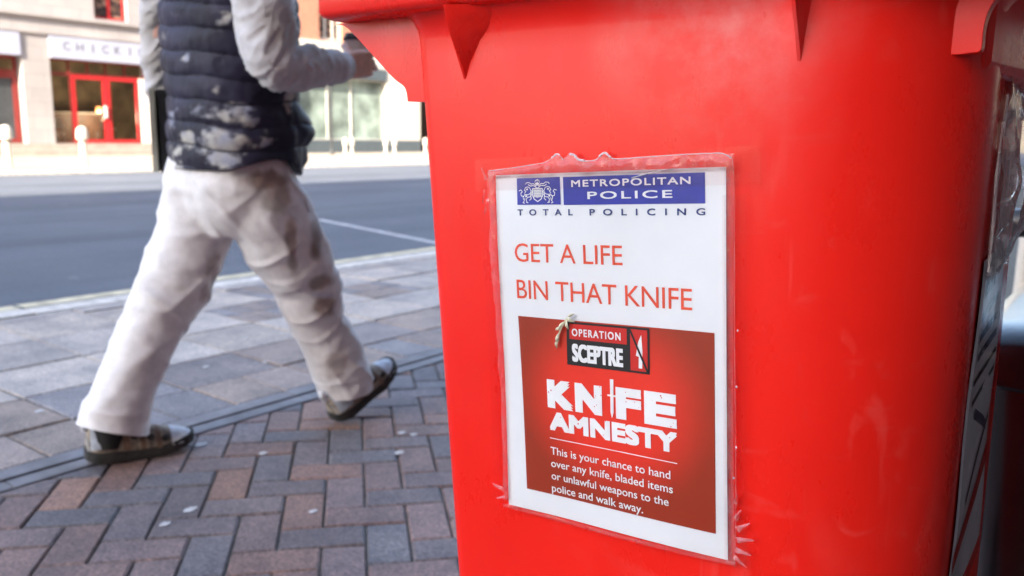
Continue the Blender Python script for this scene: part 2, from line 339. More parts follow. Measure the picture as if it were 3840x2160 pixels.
def clip_left(poly, x0):
    out = []
    for k, p in enumerate(poly):
        q = poly[(k+1) % len(poly)]
        if p[0] >= x0: out.append(p)
        if (p[0] >= x0) != (q[0] >= x0): t = (x0-p[0])/(q[0]-p[0]); out.append((x0, p[1]+(q[1]-p[1])*t))
    return out
PAL = [(0.124, 0.118, 0.132), (0.146, 0.126, 0.136), (0.192, 0.134, 0.128), (0.218, 0.142, 0.124), (0.174, 0.132, 0.134), (0.246, 0.150, 0.116), (0.162, 0.136, 0.143), (0.134, 0.128, 0.142), (0.204, 0.140, 0.130)]
def pick(pal):
    c = random.choice(pal); k = random.uniform(0.85, 1.18); return (c[0]*k, c[1]*k, c[2]*k)
V, Fc, Cc = [], [], []
W = 0.1025; g = 0.0026; ca, sa = math.cos(R(47.5)), math.sin(R(47.5))
def rot(a, b_): return (a*ca - b_*sa - 0.03, a*sa + b_*ca + 0.05)
N = 90
for i in range(-N, N):
    for j in range(-N, N):
        md = (i - j) % 4
        if md == 0: q = (i, i+2, j, j+1)
        elif md == 3: q = (i, i+1, j, j+2)
        else: continue
        c = rot((q[0]+q[1])/2*W, (q[2]+q[3])/2*W)
        if not (-2.46 < c[0] < 0.95 and 0.0 < c[1] < 5.5): continue
        quad = [rot(q[0]*W+g, q[2]*W+g), rot(q[1]*W-g, q[2]*W+g), rot(q[1]*W-g, q[3]*W-g), rot(q[0]*W+g, q[3]*W-g)]
        quad = clip_left(quad, -2.345)
        if len(quad) < 3 or max(p[0] for p in quad) < -2.335: continue
        paver_block(V, Fc, Cc, quad, pick(PAL), random.uniform(-.0015, .0015), ch=0.005)
tag(mesh_obj('brick_paving', V, Fc, M['paver'], cols=Cc), kind='structure')
# drain channel
mb = MB()
y = -3.07
while y < 30:
    mb.box(-2.413, -2.350, y, y+0.997, -0.02, 0.004); mb.box(-2.505, -2.431, y, y+0.997, -0.02, 0.004); y += 1.0
tag(mb.build('drain_channel', M['iron'], bevel=0.004), kind='structure')
sheet('drain_slot', -2.44, -2.40, -4, 30, -0.006, M['slot'])
# slabs
V, Fc, Cc = [], [], []
SL = [(0.40, 0.375, 0.355), (0.375, 0.353, 0.34), (0.41, 0.378, 0.35), (0.35, 0.335, 0.33)]
PV = [(0.225, 0.205, 0.21), (0.26, 0.22, 0.205), (0.20, 0.20, 0.22), (0.275, 0.23, 0.205)]
def row(x0, x1, ly, off, pal, dark=0):
    y = -4 + off
    while y < 30:
        xs, gg = x0, 0.005
        c = pick(pal)
        if dark and random.random() < dark:
            n = 2
            for a in range(n):
                for b_ in range(4):
                    xa = xs+(x1-xs)*a/n; xb = xs+(x1-xs)*(a+1)/n
                    ya = y+ly*b_/4; yb = y+ly*(b_+1)/4
                    paver_block(V, Fc, Cc, [(xa+gg/2, ya+gg/2), (xb-gg/2, ya+gg/2), (xb-gg/2, yb-gg/2), (xa+gg/2, yb-gg/2)], pick(PV), random.uniform(-.001, .001))
        else:
            paver_block(V, Fc, Cc, [(xs+gg, y+gg), (x1-gg, y+gg), (x1-gg, y+ly-gg), (xs+gg, y+ly-gg)], c, random.uniform(-.0015, .0015), ch=0.005)
        y += ly
random.seed(21)
row(-2.80, -2.51, 0.215, 0.15, PV); row(-3.15, -2.80, 0.43, 0.14, PV, 0.2)
row(-3.58, -3.15, 0.43, 0.14, SL, 0.10); row(-4.01, -3.58, 0.43, 0.14, SL, 0.12); row(-4.44, -4.01, 0.43, 0.14, SL, 0.05); row(-4.57, -4.44, 0.43, 0.14, SL)
tag(mesh_obj('slab_paving', V, Fc, M['slab'], cols=Cc), kind='structure')
# chewing gum
random.seed(3)
gum = [(-2.255,1.425,.021),(-1.856,1.891,.014),(-1.814,1.902,.012),(-1.738,1.762,.015),(-1.845,1.058,.013),(-1.87,1.144,.017),(-2.956,1.268,.016),(-3.02,1.95,.014),(-2.9,2.15,.012),(-3.3,2.35,.014),(-3.22,2.9,.013),(-2.05,1.5,.014),(-1.62,1.33,.012),(-2.62,1.45,.013)]
for x, y, r in gum:
    n = 14; mb = MB(); rr_ = [r*.8*random.uniform(.75, 1.2) for _ in range(n)]
    rg = lambda s, z: [(rr_[k]*s*math.cos(2*math.pi*k/n), rr_[k]*s*1.3*math.sin(2*math.pi*k/n), z) for k in range(n)]
    mb.loft([rg(1, 0), rg(.95, .0008), rg(.5, .0010)])
    o = mb.build('chewing_gum', M['gum'], smooth=True); o.location = (x, y, 0.0022)
    tag(o, 'pale flattened spot of chewing gum trodden onto the paving', 'chewing gum', 'chewing gum spots on the paving')

# ------------------------------------------------------------------ buildings across the road
FX = -30.0
def wall_yz(mb, x0, x1, y0, y1, z0, z1, holes):
    ys = sorted({y0, y1} | {h[0] for h in holes} | {h[1] for h in holes}); zs = sorted({z0, z1} | {h[2] for h in holes} | {h[3] for h in holes})
    for a, b_ in zip(ys, ys[1:]):
        run = None
        for c, d_ in zip(zs, zs[1:]):
            inside = any(h[0] <= (a+b_)/2 <= h[1] and h[2] <= (c+d_)/2 <= h[3] for h in holes)
            if not inside: run = (run[0], d_) if run else (c, d_)
            if inside or d_ == zs[-1]:
                if run: mb.box(x0, x1, a, b_, *run)
                run = None
def framed(name, parent, y0, y1, z0, z1, mat, pane, x=FX-0.15, t=0.09, mull=(), rails=(), depth=0.08):
    mb = MB(); ys = [y0]+list(mull)+[y1]
    mb.box(x-depth, x, y0, y0+t, z0, z1); mb.box(x-depth, x, y1-t, y1, z0, z1)
    mb.box(x-depth, x, y0+t, y1-t, z0, z0+t); mb.box(x-depth, x, y0+t, y1-t, z1-t, z1)
    for a in mull: mb.box(x-depth+.002, x-.002, a-t/2, a+t/2, z0+t, z1-t)
    for r in rails: mb.box(x-depth+.006, x-.006, y0+t, y1-t, r-t/2, r+t/2)
    fr = mb.build(name, mat, parent)
    MB().box(x-depth*.6, x-depth*.6+.008, y0+t*.5, y1-t*.5, z0+t*.5, z1-t*.5).build('pane', pane, fr)
    return fr
def text_mesh(s, bold=0.0, space=1.0, res=3):
    cu = bpy.data.curves.new('t', 'FONT'); cu.body = s; cu.offset = bold; cu.space_character = space; cu.resolution_u = res; cu.fill_mode = 'FRONT'
    o = bpy.data.objects.new('t', cu); me = bpy.data.meshes.new_from_object(o)
    vs = [v.co.copy() for v in me.vertices]; fs = [tuple(p.vertices) for p in me.polygons]
    bpy.data.objects.remove(o); bpy.data.curves.remove(cu); bpy.data.meshes.remove(me)
    x0 = min(v.x for v in vs); x1 = max(v.x for v in vs); y0 = min(v.y for v in vs); y1 = max(v.y for v in vs)
    return [((v.x-x0)/(x1-x0), (v.y-y0)/(y1-y0)) for v in vs], fs

shop = empty('shop_building', (FX, 13, 0), 'pale stone building with shopfronts and a white CHICKIN sign across the road', 'building')
mb = MB()
bays = [(6.35, 9.80), (10.70, 13.23), (14.12, 17.55), (18.43, 21.55)]
holes = [(a, b_, 0.45, 3.99) for a, b_ in bays] + [(y, y+1.2, 4.71, 6.5) for y in (3.2, 7.4, 11.5, 15.75, 19.6)] + [(y, y+1.2, 8.0, 9.8) for y in (3.2, 7.4, 11.5, 15.75, 19.6)]
wall_yz(mb, FX-0.45, FX, -14, 22.4, 0.45, 12.0, holes)
mb.box(FX-9, FX-0.46, -14, -13.7, 0, 12); mb.box(FX-9, FX-0.46, 22.1, 22.4, 0, 12); mb.box(FX-9, FX-8.7, -13.69, 22.09, 0, 12)
mb.build('wall', M['pale_stone'], shop)
MB().box(FX-9.1, FX+.2, -14.1, 22.5, 12.0, 12.3).build('roof', M['slate'], shop)
MB().box(FX+0.002, FX+0.10, -14, 22.4, 4.56, 4.70).box(FX+0.002, FX+0.06, -14, 22.4, 4.02, 4.10).build('cornice', M['pale_stone'], shop)
MB().box(FX-9, FX+0.55, -14, 22.4, 0.02, 0.25).box(FX-9, FX+0.12, -14, 22.4, 0.25, 0.449).build('plinth', M['plinth'], shop)
for y in (3.2, 7.4, 11.5, 15.75, 19.6):
    for z0, z1 in ((4.71, 6.5), (8.0, 9.8)):
        framed('window', shop, y, y+1.2, z0, z1, M['red_frame'], M['upper_pane'], t=0.09, mull=(y+.6,), rails=((z0+z1)/2,))
for i, (a, b_) in enumerate(bays):
    sb = MB().box(FX-0.30, FX+0.06, a+.02, b_-.02, 3.27, 3.98).build('sign_board', M['sign_white'], shop, bevel=0.01)
    if i == 2:
        for ch, yc in zip('CHICKIN', [14.69+0.447*k for k in range(7)]):
            t, f_ = text_mesh(ch, 0.0); w = 0.055 if ch == 'I' else 0.24; 
            mesh_obj('letter', [(FX+0.066, yc-w/2+u*w, 3.545+v*0.275) for u, v in t], f_, M['letter_grey'], sb)
# red framed cafe front
framed('transom_window', shop, 14.13, 17.54, 2.78, 3.26, M['dark_red'], M['pane'], t=0.05, mull=(14.8, 15.45, 16.1, 16.8))
framed('side_window', shop, 14.13, 14.85, 0.46, 2.77, M['dark_red'], M['pane'], t=0.045, rails=())
dr = framed('door', shop, 14.86, 16.08, 0.46, 2.77, M['red_frame'], M['pane'], t=0.13)
MB().box(FX-0.14, FX-0.06, 15.95, 16.02, 1.35, 1.75).build('handle', M['chair_white'], dr)
framed('door', shop, 16.085, 17.30, 0.46, 2.77, M['red_frame'], M['pane'], t=0.13)
MB().box(FX-0.30, FX-0.08, 17.31, 17.54, 0.46, 2.77).build('jamb', M['render'], shop)
# left bay: grey door in dark red frame, with tiled reveal
framed('transom_window', shop, 10.71, 13.20, 2.72, 3.26, M['dark_red'], M['pane'], x=FX-0.34, t=0.10, mull=(11.9,))
dl = framed('door', shop, 12.0, 13.20, 0.46, 2.71, M['dark_red'], M['grey_door'], x=FX-0.34, t=0.16)
framed('side_window', shop, 10.71, 11.99, 0.46, 2.71, M['dark_red'], M['pane'], x=FX-0.34, t=0.08)
framed('shop_window', shop, 6.36, 9.79, 0.46, 3.26, M['dark_red'], M['pane'], t=0.08, mull=(7.6, 8.7)); framed('shop_window', shop, 18.44, 21.54, 0.46, 3.26, M['dark_red'], M['pane'], t=0.08, mull=(19.5, 20.5))
# rooms behind the glass
def room(parent, y0, y1, x0, x1, z0, z1, wallm, floorm):
    MB().box(x0-.1, x0, y0, y1, z0, z1).box(x0, x1, y0-.08, y0, z0, z1).box(x0, x1, y1, y1+.08, z0, z1).box(x0, x1, y0, y1, z1, z1+.08).build('room_wall', wallm, parent)
    MB().box(x0, x1, y0, y1, z0-.04, z0-.002).build('room_floor', floorm, parent)
room(shop, 6.0, 21.7, FX-4.5, FX-0.47, 0.50, 3.95, M['room_wall'], M['room_floor'])
def make_counter(loc, l, label):
    r_ = empty('shop_counter', loc, label, 'counter')
    MB().box(-.3, .3, -l/2, l/2, 0, 1.0).build('cabinet', M['counter'], r_, local=True, bevel=.01); MB().box(-.36, .36, -l/2-.05, l/2+.05, 1.002, 1.05).build('top', M['plinth'], r_, local=True, bevel=.008)
    return r_
make_counter((FX-2.6, 15.9, 0.5), 2.2, 'dark wooden shop counter seen behind the red glazed doors')
lp = empty('pendant_lamp', (FX-1.4, 16.42, 1.66), 'orange glowing globe lamp hanging inside the red fronted shop', 'lamp')
MB().lathe((0,0,0), [(0.02,-.10),(.09,-.075),(.115,0),(.09,.075),(.02,.10)], 20).build('globe', M['glow'], lp, local=True, smooth=True)
MB().tube([(0,0,.10),(0,0,2.2)], .008, 6).build('cord', M['post'], lp, local=True)
def make_chair(loc, rz, label):
    r_ = empty('cafe_chair', loc, label, 'chair', 'white cafe chairs behind the glass', rz)
    MB().lathe((0,0,.44), [(.20,0),(.22,.02),(.20,.04)], 20).build('seat', M['chair_white'], r_, local=True, smooth=True)
    bk = MB(); n = 16
    for ri, ro in ((.19, .225),):
        bk.loft([[(-ro*math.cos(t)*.9, ro*math.sin(t), z) for z in (0,)] for t in (0,)] * 0 or [[(-.22, -.24*math.cos(math.pi*k/n), .47+.36*math.sin(math.pi*k/n)) for k in range(n+1)], [(-.18, -.24*math.cos(math.pi*k/n), .47+.36*math.sin(math.pi*k/n)) for k in range(n+1)]], True, True)
    bk.build('backrest', M['chair_white'], r_, local=True)
    for a in (45, 135, 225, 315): MB().tube([(.15*math.cos(R(a)), .15*math.sin(R(a)), .44), (.2*math.cos(R(a)), .2*math.sin(R(a)), 0)], .012, 6).build('leg', M['post'], r_, local=True)
    return r_
li = bpy.data.lights.new('bulb', 'POINT'); li.energy = 45; li.color = (1.0, .78, .55); li.shadow_soft_size = .12; lo = bpy.data.objects.new('bulb', li); COL.objects.link(lo); lo.parent = lp; lo.location = (0, 0, -.25)
make_chair((FX-1.0, 14.75, .5), 0, 'white round backed cafe chair behind the narrow window left of red doors')
make_chair((FX-0.95, 16.55, .5), .3, 'white round backed cafe chair behind the right hand red door')

# right-hand building
rb = empty('brick_shop_building', (FX, 27, 0), 'orange brick building over a pale glazed shop, behind the cup', 'building')
mb = MB()
h2 = [(25.70, 27.0, 4.95, 7.0), (29.2, 30.5, 4.95, 7.0), (24.3, 29.70, 0.60, 3.92)] + [(y, y+1.3, 8.2, 10) for y in (23.4, 25.7, 29.2)]
wall_yz(mb, FX-.45, FX, 22.45, 32.0, 4.90, 13, [(a, b_, max(c, 4.9), d_) for a, b_, c, d_ in h2 if d_ > 4.9])
mb.box(FX-9, FX-.46, 31.7, 32, 0, 13); mb.box(FX-9, FX-8.7, 22.45, 31.69, 0, 13)
mb.build('wall', M['orange_brick'], rb)
mb = MB(); wall_yz(mb, FX-.45, FX+.06, 22.45, 32.02, 0.62, 4.898, [(24.3, 29.70, 0.62, 3.92)]); mb.build('shop_surround', M['render'], rb)
MB().box(FX-.42, FX+.10, 24.31, 29.69, 3.40, 3.90).build('fascia', M['fascia'], rb)
MB().box(FX-9, FX+.08, 22.45, 32.03, 0.02, 0.618).build('plinth', M['fascia'], rb)
MB().box(FX-9.1, FX+.2, 22.4, 32.1, 13, 13.3).build('roof', M['slate'], rb)
framed('shop_window', rb, 24.31, 29.69, 0.63, 3.39, M['render'], M['pane_green'], t=0.05, mull=(26.2, 27.6))
for y in (25.70, 29.2):
    framed('window', rb, y, y+1.3, 4.95, 7.0, M['render'], M['upper_pane'], t=.10, mull=(y+.45, y+.9))
for y in (23.4, 25.7, 29.2): framed('window', rb, y, y+1.3, 8.2, 10, M['render'], M['upper_pane'], t=.08, mull=(y+.65,))
room(rb, 24.0, 30.0, FX-1.7, FX-.47, 0.63, 3.92, M['room_pale'], M['room_pale'])
def display(loc, w, h, d_, mat, label, grp=None):
    r_ = empty('display_stand', loc, label, 'display stand', grp); MB().box(-d_/2, d_/2, -w/2, w/2, 0, .08).build('base', M['render'], r_, local=True); MB().box(-.04, .04, -w/2, w/2, .08, h).build('panel', mat, r_, local=True, bevel=.01)
    for k in range(3): MB().box(.045, .25, -w/2+.02, w/2-.02, h*(.25+.25*k), h*(.25+.25*k)+.03).build('shelf', M['goods'], r_, local=True)
display((FX-.9, 25.5, .64), .9, 1.9, .5, M['goods'], 'grey shelf display at the left end of the pale shop window')
display((FX-1.2, 28.3, .64), 1.5, 1.5, .5, M['chair_white'], 'white shelf display toward the right of the pale shop window')
display((FX-1.4, 27.0, .64), .5, 2.3, .5, M['buff'], 'slim tan display panel in the middle of pale shop window')
# further buildings along the street, and an added block behind the viewer
def plain_block(name, x0, x1, y0, y1, h, mat, label, face):
    r_ = empty(name, ((x0+x1)/2, (y0+y1)/2, 0), label, 'building')
    MB().box(x0, x1, y0, y1, -.1, h).build('wall', mat, r_); MB().box(x0-.15, x1+.15, y0-.15, y1+.15, h, h+.3).build('roof', M['slate'], r_)
    for st in range(int(h//3.2)):
        if face == 'x':
            for k in range(int((y1-y0)//2.6)): framed('window', r_, y0+.8+k*2.6, y0+2.1+k*2.6, .9+st*3.2, 2.6+st*3.2, M['render'], M['upper_pane'], x=x1+.06, t=.08, depth=.058)
        else:
            for k in range(min(12, int((x1-x0)//3))):
                w = MB().box(x0+1+k*3, x0+2.4+k*3, y0-.05, y0-.002, .9+st*3.2, 2.7+st*3.2).build('window', M['render'], r_); MB().box(x0+1.1+k*3, x0+2.3+k*3, y0-.06, y0-.052, 1.0+st*3.2, 2.6+st*3.2).build('pane', M['upper_pane'], w)
    return r_
plain_block('brick_terrace', -39, FX-.3, 33.6, 70, 11, M['dark_brick'], 'dark brick terrace beyond the white rendered corner of the far shop', 'x')
plain_block('reflection_block', -30, 0.6, -95, -80, 20, M['dark_brick'], 'unseen dark brick block added behind the viewer to cut sky reflections', 'x')  # added out of view so the bin mirrors dark wall, not bright sky
plain_block('street_end_building', -26, 20, 95, 104, 14, M['buff'], 'buff building closing the far end of the street', 'y')

# near side: tall office block that shades this pavement
ob = empty('office_building', (6.5, 0, 0), 'tall dark brick office block on the near side of the street', 'building')
MB().box(.75, 12, -140, 75, -.1, 31.5).build('wall', M['near_brick'], ob); MB().box(.75, 12.1, -140.1, 75.1, 31.5, 31.9).build('roof', M['slate'], ob)
for y in range(-6, 10, 3):
    for z in (1.0, 4.3, 7.6):
        f_ = MB().box(.70, .748, y, y+1.6, z, z+1.8).build('window', M['post'], ob); MB().box(.69, .698, y+.08, y+1.52, z+.08, z+1.72).build('pane', M['upper_pane'], f_)

# bollards on the far pavement
bo = empty('bollard', (-20.8, 10.42, .05), 'large cream dome topped bollard in front of the red shop doors', 'bollard', 'bollards on the far pavement')
MB().lathe((0,0,0), [(.105,0),(.10,.03),(.085,.06),(.08,.60)], 20).build('shaft', M['bollard'], bo, local=True, smooth=True)
MB().lathe((0,0,0), [(.088,.601),(.09,.61),(.09,.635),(.086,.64)], 20).build('band', M['bollard_band'], bo, local=True, smooth=True)
MB().lathe((0,0,0), [(.11,.641),(.13,.66),(.132,.80),(.118,.88),(.08,.935),(.03,.958)], 20).build('head', M['bollard'], bo, local=True, smooth=True)
for x, y, s_, lab in [(-20.6, 8.62, 1.0, 'large cream bollard at the far left edge of the view'), (-20.8, 18.77, .78, 'slim cream bollard behind the walker, nearest the dark sign post'), (-20.8, 19.05, .78, 'slim cream bollard close on the right of the one by the sign post'),
                      (-20.8, 20.56, .78, 'cream bollard before the white wall, left one of its pair'), (-20.8, 20.97, .78, 'cream bollard before the white wall, right one of its pair'), (-20.8, 22.5, .8, 'cream bollard half hidden by the red bin edge')]:
    c = copy_tree(bo); c.location = (x, y, .05); c.scale = (s_*(.72 if s_ < 1 else 1), s_*(.72 if s_ < 1 else 1), s_); c['label'] = lab
po = empty('sign_post', (-27.4, 24.0, .05), 'thin dark parking sign post before the pale shop window', 'sign post')
MB().tube([(0,0,0),(0,0,2.75)], .05, 12).build('pole', M['post'], po, local=True, smooth=True); MB().lathe((0,0,2.751), [(.055,0),(.055,.03),(.02,.05)], 12).build('cap', M['post'], po, local=True, smooth=True)
MB().lathe((0,0,0), [(.09,0),(.09,.12),(.06,.2)], 12).build('base_collar', M['post'], po, local=True, smooth=True)
# ------------------------------------------------------------------ red wheelie bin
bin_root = empty('wheelie_bin', (-0.32, 0.85, 0), 'red plastic wheelie bin with flared rim and taped police posters', 'bin')
Z_FL = 1.03                                            # the body flares out to the rim above this height
def sec(z):
    xl = -0.566 + (1.034 - min(z, 1.034))*0.102; xr = -0.098
    t = max(0.0, min(1.0, (z - Z_FL)/0.032)); o = 0.026*(1-math.sqrt(max(0, 1-t*t)))
    yf = 0.5935; yb = 1.055 - 0.11*max(0, 1.0-z)
    return xl, xr, yf, yb, o
def bulge(x): 
    u = (x + 0.32)/0.235; return 0.007*max(0.0, 1-u*u)
def front_y(x): return 0.5935 - bulge(x)
def section(z, grow=0.0):
    xl, xr, yf, yb, o = sec(z); o += grow; pts = []
    def arc(cx_, cy_, rx, ry, a0, a1, n):
        for k in range(n+1):
            a = R(a0+(a1-a0)*k/n); c, s_ = math.cos(a), math.sin(a); nl = math.hypot(c/rx, s_/ry)
            pts.append((cx_+rx*c + o*(c/rx)/nl, cy_+ry*s_ + o*(s_/ry)/nl))
    dx_ = max(.004, .013-.028*(.755-z))
    arc(xl+.02, yf+.02, .02, .02, 180, 270, 8)
    a, b_ = xl+.02, xr-.115
    for k in range(1, 24): 
        x = a+(b_-a)*k/24; pts.append((x, yf-o))
    arc(xr-.115, yf+.095, .115, .095, 270, 360, 16)
    for k in range(1, 8): pts.append((xr+o - dx_*k/8, yf+.095+(yb-.05-yf-.095)*k/8))
    arc(xr-dx_-.05, yb-.05, .05, .05, 0, 90, 6); arc(xl+.05, yb-.05, .05, .05, 90, 180, 6)
    return [(x, y - (bulge(x) if y < 0.66 else 0), z) for x, y in pts]
zs = [0.10, 0.14, 0.3, 0.45, 0.55, 0.65, 0.75, 0.85, 0.92, 0.944, 0.9462, 0.9468, 0.949, 0.97, 1.0, 1.02]
zs += [1.03+0.032*k/8 for k in range(1, 9)]
rings = [section(z, -0.02 if z < .12 else (0.0 if z > 0.9465 else 0)) for z in zs]
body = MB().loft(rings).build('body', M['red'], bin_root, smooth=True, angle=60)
# rim lip and lid
def rrect(x0, x1, y0, y1, r, z, n=6):
    out = []
    for cx_, cy_, a0 in ((x0+r, y0+r, 180), (x1-r, y0+r, 270), (x1-r, y1-r, 0), (x0+r, y1-r, 90)):
        for k in range(n+1):
            a = R(a0+90*k/n); out.append((cx_+r*math.cos(a), cy_+r*math.sin(a), z))
    return out
rim = MB().loft([rrect(-.668+i, -.02-i, .565+i, 1.13-i, .014, z) for i, z in ((.008, 1.0565), (.002, 1.059), (0, 1.063), (0, 1.098), (.004, 1.104))]).build('rim', M['red'], bin_root, smooth=True, angle=50)
lid = MB().loft([rrect(-.675+i, -.01-i, .55+i, 1.14-i, .05, z) for i, z in ((.0, 1.1045), (0, 1.125), (.02, 1.14), (.12, 1.165), (.25, 1.175))]).build('lid', M['red'], bin_root, smooth=True, angle=60)
MB().tube([(-.5, 1.15, 1.10), (-.5, 1.19, 1.10), (-.16, 1.19, 1.10), (-.16, 1.15, 1.10)], .014, 10).build('handle', M['red'], bin_root, smooth=True)
# corner brackets (flat skirts under the rim) and the two fins
def bracket(poly, y0, y1): 
    return MB().prism(poly, lambda a, b_, w: (a, w, b_), y0, y1).build('bracket', M['red'], bin_root, bevel=.003)
def curve(pts, n=6):
    out = []
    P = [pts[0]]+pts+[pts[-1]]
    for i in range(1, len(P)-2):
        for k in range(n):
            t = k/n; out.append(tuple(0.5*((2*P[i][c])+(-P[i-1][c]+P[i+1][c])*t+(2*P[i-1][c]-5*P[i][c]+4*P[i+1][c]-P[i+2][c])*t*t+(-P[i-1][c]+3*P[i][c]-3*P[i+1][c]+P[i+2][c])*t**3) for c in (0, 1)))
    return out+[pts[-1]]
lc = curve([(-.676, 1.0565), (-.660, 1.0525), (-.633, 1.032), (-.597, 1.003), (-.581, .993), (-.577, .980)])
bracket(lc + [(-.535, .9785), (-.515, .9785), (-.515, 1.0605)], .600, .622)
rc = curve([(-.045, 1.0565), (-.080, 1.0500), (-.094, 1.041), (-.0995, 1.033), (-.1015, 1.022), (-.1015, 1.0095), (-.1035, 1.0070)])
bracket(rc + [(-.113, 1.0060), (-.130, 1.0060), (-.150, 1.0605)], .632, .643)
def fin(x, wd_):
    # hollow gusset: sharp outer edge, one sloping cheek running back to the body wall
    prof = [(.5925, .994), (.5835, 1.012), (.574, 1.030), (.566, 1.045), (.563, 1.0575)]
    vs, fs = [], []
    for y, z in prof:
        t = (z-.994)/.0635; vs += [(x-.0015-.001*t, .5945, z), (x-.0012, y, z), (x+.0012, y, z), (x+.002+wd_*t**1.6, .5945-.012*t**3, z)]
    for k in range(len(prof)-1):
        a = 4*k
        for q in range(3): fs.append((a+q, a+q+1, a+q+5, a+q+4))
    return mesh_obj('fin', vs, fs, M['red'], bin_root, smooth=True, angle=35)
fin(-.4985, .045); fin(-.2035, .006)
# deep side skirt on the shaded side
MB().prism([(-.13, .655), (-.1005, .655), (-.083, .82), (-.083, 1.06), (-.13, 1.06)], lambda a, b_, w: (a, b_, w), .9955, 1.056).build('side_skirt', M['red'], bin_root, bevel=.008)
MB().prism([(.66, 1.0605), (.66, 1.0), (1.06, 1.0), (1.06, 1.0605)], lambda a, b_, w: (w, a, b_), -.60, -.535).build('side_skirt', M['red'], bin_root, bevel=.008)
for x0 in (-.56, -.13):
    w = MB().prism([(1.02+.11*math.cos(2*math.pi*k/28), .11+.11*math.sin(2*math.pi*k/28)) for k in range(28)], lambda a, b_, w: (w, a, b_), x0-.025, x0+.025).build('wheel', M['rubber'], bin_root, bevel=.008)
    MB().prism([(1.02+.06*math.cos(2*math.pi*k/20), .11+.06*math.sin(2*math.pi*k/20)) for k in range(20)], lambda a, b_, w: (w, a, b_), x0-.028, x0+.028).build('hub', M['black_plastic'], w)
MB().box(-.52, -.14, .62, .70, .001, .12).build('foot', M['red'], bin_root, bevel=.01)

# ------------------------------------------------------------------ poster taped on the front of the bin
PC = Vector((-0.34413, 0.5914, 0.77480)); psi, rho = R(1.145), R(3.915)
ax = Vector((math.cos(psi), math.sin(psi), 0)); nz = Vector((math.sin(psi), -math.cos(psi), 0)); az = Vector((0, 0, 1))
PA = ax*math.cos(rho)+az*math.sin(rho); PB = -ax*math.sin(rho)+az*math.cos(rho)
def sstep_(a, b_, x): t = max(0, min(1, (x-a)/(b_-a))); return t*t*(3-2*t)
def PP(s, t, w=0.0):
    """sheet coordinates in mm from the top left corner (t downwards) -> a point on the bulging bin front"""
    p = PC + PA*((s-105)/1000) + PB*((148.5-t)/1000)
    wave = 0.0016*math.sin(t/44+.6)*max(0, 1-s/60) + 0.0010*math.sin(s/38+t/90)
    q = Vector((p.x, front_y(p.x) - 0.0026, p.z))
    return q + nz*(wave + w/1000)
poster = empty('poster', (PC.x, PC.y-.002, PC.z-.15), 'white police knife amnesty poster taped to the front of the red bin', 'poster')
def patch(name, s0, t0, s1, t1, w, mat, parent, nx=24, ny=24, colf=None, edge=None):
    vs, fs, cs = [], [], []
    for j in range(ny+1):
        for i in range(nx+1):
            s_, t_ = s0+(s1-s0)*i/nx, t0+(t1-t0)*j/ny
            if edge: s_, t_ = edge(s_, t_, i/nx, j/ny)
            vs.append(PP(s_, t_, w)); 
            if colf: cs.append(colf(s_, t_))
    for j in range(ny):
        for i in range(nx):
            a = j*(nx+1)+i; fs.append((a, a+nx+1, a+nx+2, a+1))
    return mesh_obj(name, vs, fs, mat, parent, smooth=True, cols=cs if colf else None)
def poly(name, polys, w, mat, parent, sub=0):
    vs, fs = [], []
    for p in polys:
        b0 = len(vs); vs += [PP(s_, t_, w) for s_, t_ in p]; fs.append(tuple(range(b0+len(p)-1, b0-1, -1)))
    return mesh_obj(name, vs, fs, mat, parent)
def ribbon(pts, w):
    out = []
    for (a, b_), (c, d_) in zip(pts, pts[1:]):
        l = math.hypot(c-a, d_-b_) or 1; px, py = -(d_-b_)/l*w/2, (c-a)/l*w/2; ex, ey = (c-a)/l*w*.3, (d_-b_)/l*w*.3
        out.append([(a+px-ex, b_+py-ey), (a-px-ex, b_-py-ey), (c-px+ex, d_-py+ey), (c+px+ex, d_+py+ey)])
    return out
def letters(txt, s0, t0, s1, t1, w, mat, parent, bold=0.0, space=1.0, slope=0.0, P=None, name='lettering'):
    P = P or PP; t_, f_ = text_mesh(txt, 0, space, 4); vs, fs = [], []
    b_ = bold*(t1-t0)                                   # heavier strokes: the outline thickened by b_ mm on every side
    for k, (dx, dy) in enumerate(((0, 0), (1, 1), (1, -1), (-1, 1), (-1, -1), (0, 1), (0, -1), (1, 0), (-1, 0)) if bold else ((0, 0),)):
        base = len(vs)
        for u, v in t_: vs.append(P(s0+b_+u*(s1-s0-2*b_)+dx*b_, t1-b_+(t0-t1+2*b_)*v+dy*b_, w+k*.025))
        fs += [tuple(i+base for i in q) for q in f_]
    return mesh_obj(name, vs, fs, mat, parent)
sheet_o = patch('sheet', 0, 0, 210, 297, 0, M['paper'], poster, 40, 50)
# header
hb = patch('header_panel', 71.0, 3.4, 194, 26.0, .35, M['blue'], poster, 24, 6)
letters('METROPOLITAN', 79.2, 6.1, 182.8, 11.7, .7, M['white_print'], hb, .03, 1.16)
letters('POLICE', 94.1, 15.6, 168, 21.6, .7, M['white_print'], hb, .03, 1.2)
cb = patch('crest_panel', 23.6, 3.2, 68.0, 25.6, .35, M['blue'], poster, 10, 6)
cr = []
cx0, cy0 = 45.3, 15.6
sh = [(cx0-5, cy0-3.4), (cx0+5, cy0-3.4), (cx0+5, cy0+2.6), (cx0+3.6, cy0+5.2), (cx0, cy0+7.4), (cx0-3.6, cy0+5.2), (cx0-5, cy0+2.6)]
cr += ribbon(sh+[sh[0]], .75)
for k in range(-3, 4): cr += ribbon([(cx0+k*1.15, cy0-2.6), (cx0+k*1.15, cy0+4.2-abs(k)*.35)], .55)
for k in range(5): cr += ribbon([(cx0-4.1, cy0-2.0+k*1.35), (cx0+4.1, cy0-2.0+k*1.35)], .5)
